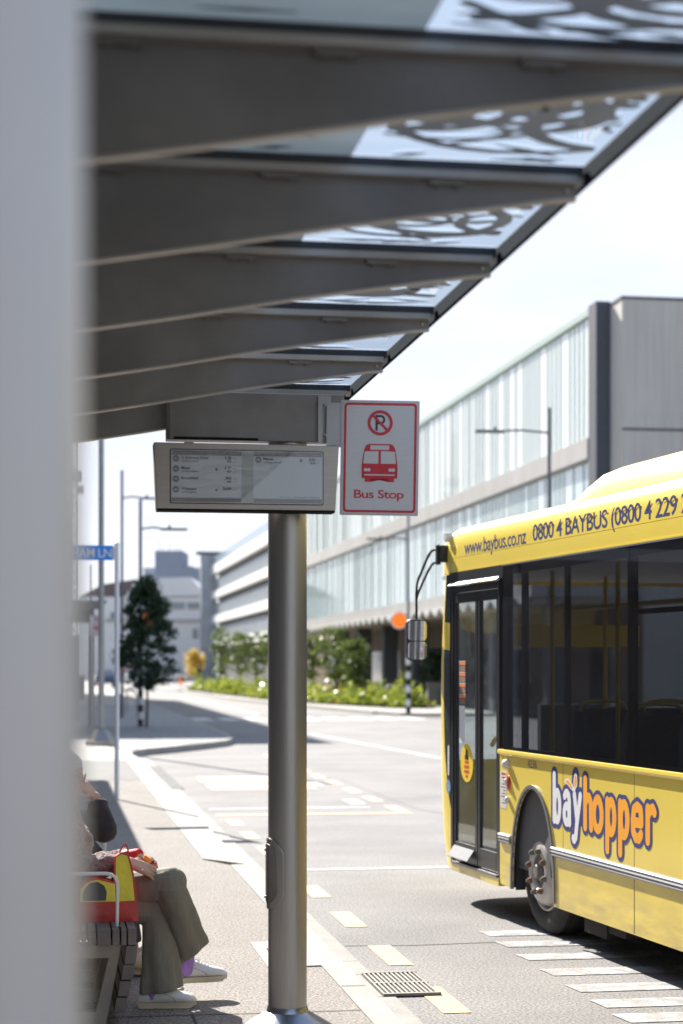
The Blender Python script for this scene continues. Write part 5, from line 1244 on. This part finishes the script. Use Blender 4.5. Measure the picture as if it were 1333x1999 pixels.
f.m(L_bright); leaves(f, pts[:int(len(pts)*.93)], .13, rnd, .4); f.m(L_red); leaves(f, pts[int(len(pts)*.93):], .07, rnd, .35)
mesh_thing(f, 'ground_cover', None, 'bright green leafy ground cover filling the long planted bed', 'plants', kind='stuff')
# right bank footpath
g = MB().m(M_pale); g.prism([(60, 60.2), (13.2, 62.6), (12.4, 63.4), (12.0, 66), (13.6, 70.3), (16.0, 70.3), (15.8, 80), (13.4, 105), (13, 130), (13, 330), (60, 330)], 'xy', -.1, .11)
g.m(M_conc).prism([(12.0, 66), (11.85, 66), (10.2, 82), (9.3, 95), (9.0, 130), (9.3, 130), (9.6, 110), (10.5, 90), (11.7, 79.8), (13.7, 70.3)], 'xy', -.1, .10)
structure(g, 'far_pavement', None)
# planter, seat, wall and hedge beside the zebra lamp
p = at(786, 1372, 79); pl = thing('concrete_planter', 'pale concrete planter box at the right end of the green bed', 'planter', (p.x, p.y, .11)); MB().m(M_pale).box((-.55, 0, 0), (.45, 1.2, .85)).build('box', None, pl, bevel=.02); MB().m(MATS['bed_soil']).box((-.47, .08, .85), (.37, 1.12, .87)).build('soil', None, pl)
p = at(812, 1376, 74); bq = thing('street_bench', 'low pale concrete seat beside the banded lamp post', 'seat', (p.x, p.y, .11)); MB().m(M_pale).box((-.5, 0, .38), (.35, .5, .48)).build('seat', None, bq, bevel=.01)
for x in (-.42, .2): MB().m(M_dpole).box((x, .05, 0), (x+.09, .45, .379)).build('leg', None, bq)
p = at(835, 1378, 76); mb = MB().m(M_gut).box((0, 0, 0), (9, .4, 1.0)); mesh_thing(mb, 'low_wall', None, 'low grey concrete wall under the dark hedge behind the bus mirror', 'wall', (p.x, p.y, .11), bevel=.01)
rnd = random.Random(8); f = MB().m(L_hedge); leaves(f, [Vector((rnd.uniform(0, 9), rnd.uniform(0, 1.5), rnd.uniform(0, 1.35)+.12*math.sin(rnd.random()*9))) for _ in range(7000)], .11, rnd); mesh_thing(f, 'hedge', None, 'dark clipped hedge on the low wall behind the bus mirror', 'hedge', (p.x, p.y+.5, 1.1))
f = MB().m(L_bright); leaves(f, [Vector((rnd.gauss(0, .2), rnd.gauss(0, .2), abs(rnd.gauss(.2, .2)))) for _ in range(260)], .09, rnd); p = at(800, 1330, 79.6); mesh_thing(f, 'shrub', None, 'small bright green shrub growing out of the concrete planter', 'shrub', (p.x, p.y+.5, .95))

# ================================================================ buildings
M_cwg = None
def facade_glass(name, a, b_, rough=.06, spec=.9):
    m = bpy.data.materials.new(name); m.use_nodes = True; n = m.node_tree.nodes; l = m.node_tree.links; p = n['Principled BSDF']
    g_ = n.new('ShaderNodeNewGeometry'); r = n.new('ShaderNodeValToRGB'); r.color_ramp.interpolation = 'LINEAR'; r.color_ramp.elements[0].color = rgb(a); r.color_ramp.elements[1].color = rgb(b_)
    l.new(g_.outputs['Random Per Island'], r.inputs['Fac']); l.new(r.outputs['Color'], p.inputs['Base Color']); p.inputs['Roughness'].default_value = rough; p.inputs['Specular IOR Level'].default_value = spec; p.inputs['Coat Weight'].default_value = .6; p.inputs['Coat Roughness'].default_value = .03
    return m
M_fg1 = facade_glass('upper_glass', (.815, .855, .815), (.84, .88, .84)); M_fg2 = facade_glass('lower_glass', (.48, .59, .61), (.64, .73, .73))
M_mul = mat('mullion', (.42, .50, .44), .5, .3, var=.1); M_fas = mat('facade_concrete', (.40, .385, .375), .85, c2=(.33, .315, .30), vscale=.8, stretch=(1, 1, .3)); M_cdark = mat('dark_cladding', (.075, .08, .095), .6, var=.1)
M_cold = mat('streaked_concrete', (.58, .54, .49), .9, c2=(.46, .425, .385), vscale=1.6, stretch=(2.4, 2.4, .16), detail=8)
TB = 18.0
S_A = 58.1; S_B = 131
bld = thing('glass_office_building', 'long glass fronted office building with pale panes and a concrete band', 'building', (TB, S_A, 0))
ZR, ZF1, ZF0, ZG = 13.75, 9.46, 8.78, 4.50
rnd = random.Random(11)
def panes(z0, z1, m_, name, w0=.55, w1=1.2):
    mb = MB().m(m_); y = 0; mm = MB().m(M_mul)
    while y < S_B-S_A:
        w_ = rnd.choice((w0, w0, .8, w1)); y2 = min(y+w_, S_B-S_A)
        for za, zb3 in ((z0, z1),):
            t1, t2, t3_ = rnd.gauss(0, .0007), rnd.gauss(0, .0007), rnd.gauss(0, .0006)
            mb.poly([(t1, y+.02, za+.02), (t2, y2-.02, za+.02), (t2+t3_, y2-.02, zb3-.02), (t1+t3_, y+.02, zb3-.02)])
        mm.box((-.03, y-.025, z0), (.10, y+.025, z1)); y = y2
    q = mb.build(name, None, bld); mm.build('mullions', None, q)
panes(ZF1, ZR-.12, M_fg1, 'upper_glazing'); panes(ZG+.1, ZF0, M_fg2, 'lower_glazing')
MB().m(M_fas).box((-.25, .0, ZF0), (.3, S_B-S_A, ZF1)).build('concrete_band', None, bld); MB().m(M_mul).box((-.12, -.1, ZR-.12), (14, S_B-S_A, ZR+.1)).build('roof_trim', None, bld)
MB().m(M_cdark).box((.35, .1, 0), (14, S_B-S_A, ZR-.15)).build('core', None, bld); MB().m(M_cdark).box((-.22, -.9, 4.6), (.27, -.02, ZR+.12)).build('dark_fin', None, bld)
# verandah with folded edge
v_ = MB().m(mat('verandah_soffit', (.33, .28, .23), .8, var=.1)); v_.box((-3.2, -4, 3.75), (.3, S_B-S_A-10, 3.95)); vo = v_.build('verandah', None, bld); MB().m(M_fas).box((-3.3, -4.1, 3.955), (.3, S_B-S_A-9.9, 4.48)).build('verandah_roof', None, vo)
z_ = MB().m(mat('white_scallop', (.60, .60, .58), .5, var=.03))
for i in range(30): y = -4+i*1.6; z_.prism([(y, 4.0), (y+1.5, 4.0), (y+.75, 3.7)], 'yz', -3.42, -3.32)
z_.build('scalloped_edge', None, vo)
MB().m(mat('brown_shopfront', (.16, .105, .075), .7, c2=(.10, .07, .05), vscale=.8)).box((.02, -4, 0), (.34, S_B-S_A, 3.74)).build('shopfront', None, bld)
for i in range(12): MB().m(mat('shop_glass_dark', (.03, .03, .035), .1, var=.2)).box((-.01, -2.5+i*5.2, .5), (.015, .6+i*5.2, 2.6)).build('shop_window', None, bld)
for i in range(7): MB().m(M_cdark).box((-2.2, -2+i*7.2, 0), (-1.5, -1.4+i*7.2, 3.74)).build('column', None, bld)
# concrete block nearer
cb = thing('concrete_building', 'streaked raw concrete building block rising above the bus roof', 'building', (18.28, 56.0, 0))
HC = EYE+717*58.2/3500
MB().m(M_cold).box((0, 0, 0), (26, 24, HC)).build('wall', None, cb); MB().m(M_cdark).box((-.03, -.03, HC), (26.1, 24, HC+.09)).build('coping', None, cb)
MB().m(M_cold).box((.0, -.06, EYE+492*58.2/3500-.45), (26, -.002, EYE+492*58.2/3500-.10)).build('floor_band', None, cb); MB().m(M_cdark).box((-.0, -.02, EYE+492*58.2/3500-.52), (26, -.001, EYE+492*58.2/3500-.46)).build('shadow_gap', None, cb)
MB().m(M_cdark).box((.3, .0, 0), (1.0, .0, 0)) if False else None
# side street building on the right beyond frame edge for reflections / light
# parking building further along
pk = thing('parking_building', 'white multi level parking building with long slanting balcony bands', 'building', (TB, 133, 0)); Lp = 66
M_pw = mat('white_parapet', (.66, .65, .62), .7, var=.06, vscale=.5); M_louv = mat('grey_louvre', (.26, .29, .32), .6, .2, c2=(.36, .39, .43), vscale=3, stretch=(1, 6, .2))
for z0_, z1_ in ((3.9, 4.7), (6.5, 7.3), (9.2, 10.0), (11.9, 12.9)): MB().m(M_pw).box((-.4, 0, z0_), (.2, Lp, z1_)).build('parapet', None, pk)
for z0_, z1_ in ((4.7, 6.1), (7.3, 8.7), (10.0, 11.4)):
    mb = MB().m(M_louv)
    for i in range(82): mb.box((-.1, .4+.8*i, z0_), (.1, .85+.8*i, z1_))
    mb.build('louvres', None, pk)
MB().m(mat('blue_glass_screen', (.25, .33, .40), .2, var=.1)).box((-.2, 0, 12.9), (0, Lp, 13.9)).build('roof_screen', None, pk)
MB().m(mat('parking_dark', (.09, .09, .10), .8, var=.2)).box((.35, 0, 0), (16, Lp, 12.8)).build('decks', None, pk)
MB().m(M_louv).box((-1.6, Lp+.01, 0), (.1, Lp+1.4, 14.2)).build('end_tower', None, pk); MB().m(M_cdark).box((-2.1, Lp-.3, 14.21), (2.8, Lp+1.8, 14.5)).build('tower_cap', None, pk)
# white building closing the street
M_wb = mat('white_render', (.62, .62, .63), .8, var=.04, vscale=.3); M_rfb = mat('brown_roof', (.14, .10, .10), .8, var=.15, vscale=.5); M_winb = mat('far_window', (.16, .20, .23), .2, var=.1)
def px_box(mb, x0, x1, y0, y1, Y, dep=8, m_=None):
    a = (x0-666.5)/FPX*Y; b_ = (x1-666.5)/FPX*Y; mb.box((a, Y, EYE+(1300-y1)*Y/FPX), (b_, Y+dep, EYE+(1300-y0)*Y/FPX)); return mb
def wthing(name, label, cat, group=None): return tag(empty(name, (0, 0, 0), 0, 'world'), label, cat, group)
wb = wthing('white_building', 'white rendered building closing the far end of the street', 'building'); Yw = 205
o_c = Vector((-18, Yw, 0)); wb.location = o_c
def wpart(mb, n_, par=wb, **k): return mb.build(n_, None, par, **k)
W = lambda : MB(o_c)
wpart(px_box(W().m(M_wb), 150, 408, 1165, 1332, Yw, 14), 'wall')
mb = W().m(M_wb); xa = (243-666.5)/FPX*Yw; xb = (400-666.5)/FPX*Yw
zq = lambda y: EYE+(1300-y)*Yw/FPX
mb.prism([((243-666.5)/FPX*Yw, zq(1165)), ((268-666.5)/FPX*Yw, zq(1130)), ((372-666.5)/FPX*Yw, zq(1127)), ((403-666.5)/FPX*Yw, zq(1163))], 'xz', Yw-.3, Yw+10); wpart(mb, 'gable')
mb = W().m(M_rfb); mb.prism([((150-666.5)/FPX*Yw, zq(1165)), ((262-666.5)/FPX*Yw, zq(1164.5)), ((276-666.5)/FPX*Yw, zq(1128)), ((200-666.5)/FPX*Yw, zq(1140))], 'xz', Yw+.5, Yw+9); wpart(mb, 'roof')
for x0, x1, y0, y1 in ((322, 360, 1176, 1189), (366, 404, 1176, 1189), (245, 262, 1176, 1189), (376, 386, 1227, 1246), (215, 232, 1195, 1212)):
    wpart(px_box(W().m(M_winb), x0, x1, y0, y1, Yw-.12, .11), 'window')
wpart(px_box(W().m(M_fas), 205, 406, 1209, 1214, Yw-.3, .29), 'ledge'); wpart(px_box(W().m(mat('awning_pink', (.5, .3, .28), .7, var=.1)), 232, 270, 1300, 1314, Yw-1.2, 1.1), 'awning')
wpart(px_box(W().m(M_winb), 290, 330, 1300, 1330, Yw-.12, .11), 'shopfront')
gt = wthing('grey_tower', 'grey blue tower block with rooftop aerials far beyond the white building', 'building'); o_c = Vector((-32, 330, 0)); gt.location = o_c; Yg = 330
M_gt = mat('tower_grey', (.22, .25, .32), .8, var=.08, vscale=.2); M_gt2 = mat('tower_pale', (.42, .46, .53), .8, var=.08, vscale=.2)
wpart(px_box(W().m(M_gt), 302, 357, 1075, 1130, Yg, 12), 'tower', gt); wpart(px_box(W().m(M_gt2), 280, 405, 1108, 1330, Yg+12.1, 15), 'podium', gt); wpart(px_box(W().m(M_gt), 357.2, 376, 1105, 1135, Yg, 10), 'wing', gt)
wpart(px_box(W().m(M_gt), 376.2, 406, 1115, 1160, Yg, 10), 'wing', gt)
for x in (309, 317, 330, 341, 350): wpart(px_box(W().m(M_dpole), x, x+1.2, 1054+(x % 3)*5, 1075, Yg+2, .1), 'aerial', gt)
# construction hoist at the far left
cr_ = wthing('construction_hoist', 'lattice construction mast with hoist cars at the far left', 'crane'); o_c = Vector((-22, 150, 0)); cr_.location = o_c; Yc = 150
q = W().m(M_dpole)
xa, xb = (134-666.5)/FPX*Yc, (147-666.5)/FPX*Yc; z = 2
while z < 22:
    q.tube([(xa, Yc, z), (xb, Yc, z+.8)], .035, 5); q.tube([(xb, Yc, z), (xa, Yc, z+.8)], .035, 5); z += .8
for x in (xa, xb): q.box((x-.05, Yc-.05, 0), (x+.05, Yc+.05, 22))
wpart(q, 'lattice', cr_); wpart(px_box(W().m(M_gt), 128, 156, 919, 940, Yc-.5, .4), 'hoist_car', cr_, label='upper grey hoist car'); wpart(px_box(W().m(M_gt), 146, 160, 948, 963, Yc-.5, .4), 'hoist_car', cr_, label='lower grey hoist car')
# unseen building on the near left, added and darkened for the bus windows to reflect
M_lb = mat('left_brick', (.10, .08, .07), .85, var=.15, vscale=.4)
lbld = thing('reflected_building', 'unseen dark brick building added for the bus windows to reflect', 'building', (-6.4, -22, 0))
MB().m(M_lb).box((-12, 0, 0), (0, 74, 9.5)).build('wall', None, lbld)
for k in range(13):
    for zz in (3.9, 6.8): MB().m(M_winb).box((.001, 2+k*5.4, zz), (.05, 4.6+k*5.4, zz+1.6)).build('window', None, lbld)
MB().m(M_fas).box((.0, 0, 9.2), (.3, 74, 9.6)).build('cornice', None, lbld)
vd = thing('added_shade_roof', 'unseen roof on posts added to shade the footpath beyond the bench', 'verandah', (-3.4, 19.7, 0))  # unseen roof, added to cast the shadow on the footpath
MB().m(M_fas).box((-2.9, 0, 3.05), (3.03, 10.6, 3.2)).build('roof', None, vd)
for y in (.4, 10.2): MB().m(M_dpole).cyl((2.6, y, .13), (2.6, y, 3.05), .05, n=10).build('post', None, vd)
lb2 = thing('corner_building', 'tall pale building far up the footpath side of the street', 'building', (-2.2, 71, 0))
MB().m(M_wb).box((-16, 0, 0), (0, 52, 22.5)).build('wall', None, lb2)
for k in range(8):
    for zz in (4, 7.5, 11, 14.5): MB().m(M_winb).box((.001, 2+k*6, zz), (.06, 5+k*6, zz+1.8)).build('window', None, lb2)
# cars and a walker far up the street
def car(label, px, py, Y, paint, rz=0):
    p = at(px, py, Y); o = thing('parked_car', label, 'car', (p.x, p.y, 0), 'cars far up the street', rz=rz); cm = mat('paint_'+paint[0], paint[1], .3, .2, coat=.6, var=.02)
    mb = MB().m(cm); P = [(-2.1, .35), (-2.15, .75), (-1.9, .95), (-1.3, 1.02), (1.0, .98), (1.9, .82), (2.1, .6), (2.1, .32)]; mb.prism(P, 'yz', -.85, .85); mb.build('body', None, o, bevel=.06)
    mb = MB().m(M_winb); mb.rings([[(s_*.80, -1.75, .99), (s_*.80, 1.05, .99), (s_*.62, .35, 1.42), (s_*.62, -1.2, 1.45)] for s_ in (-1, 1)]); mb.build('cabin', None, o)
    for x in (-.86, .66):
        for y in (-1.35, 1.35): MB().m(M_tyre).cyl((x, y, .32), (x+.2, y, .32), .32, n=18).build('wheel', None, o)
    return o
car('dark blue car far up the street at left', 204, 1335, 150, ('blue', (.03, .05, .12))); car('white car far up the street in front of the white building', 262, 1332, 178, ('white', (.7, .7, .7))); car('silver car near the foot of the white building', 330, 1331, 190, ('silver', (.5, .5, .52)), R(80))
p = at(389, 1334, 182); pw = thing('person', 'tiny distant person in dark clothes walking before the yellow tree', 'person', (p.x, p.y, 0))
b = MB(); b.cap2((0, 0, 1.62), (0, 0, 1.62), .10, .10); b.cap2((0, 0, .95), (0, 0, 1.38), .15, .17); b.cap2((0, 0, 1.4), (0, 0, 1.55), .06, .05)
for s_ in (-1, 1): b.cap2((.09*s_, 0, .95), (.1*s_, .12*s_, .1), .09, .055); b.cap2((.2*s_, 0, 1.38), (.24*s_, -.08*s_, .85), .055, .04)
body_obj(b, 'body', pw, mat('dark_clothes', (.03, .03, .045), .9, var=.2), .03, 2)
# traffic cones
for i, px in enumerate((302, 352)):
    p = at(px, 1333, 170); c = thing('traffic_cone', ['orange traffic cone far up the street, the left one', 'orange traffic cone far up the street, the right one'][i], 'cone', (p.x, p.y, 0), 'traffic cones'); MB().m(M_or).lathe([(.16, .03), (.03, .75)], (0, 0, 0), n=14).build('cone', None, c, smooth=True); MB().m(M_bblk).box((-.2, -.2, 0), (.2, .2, .03)).build('base', None, c)
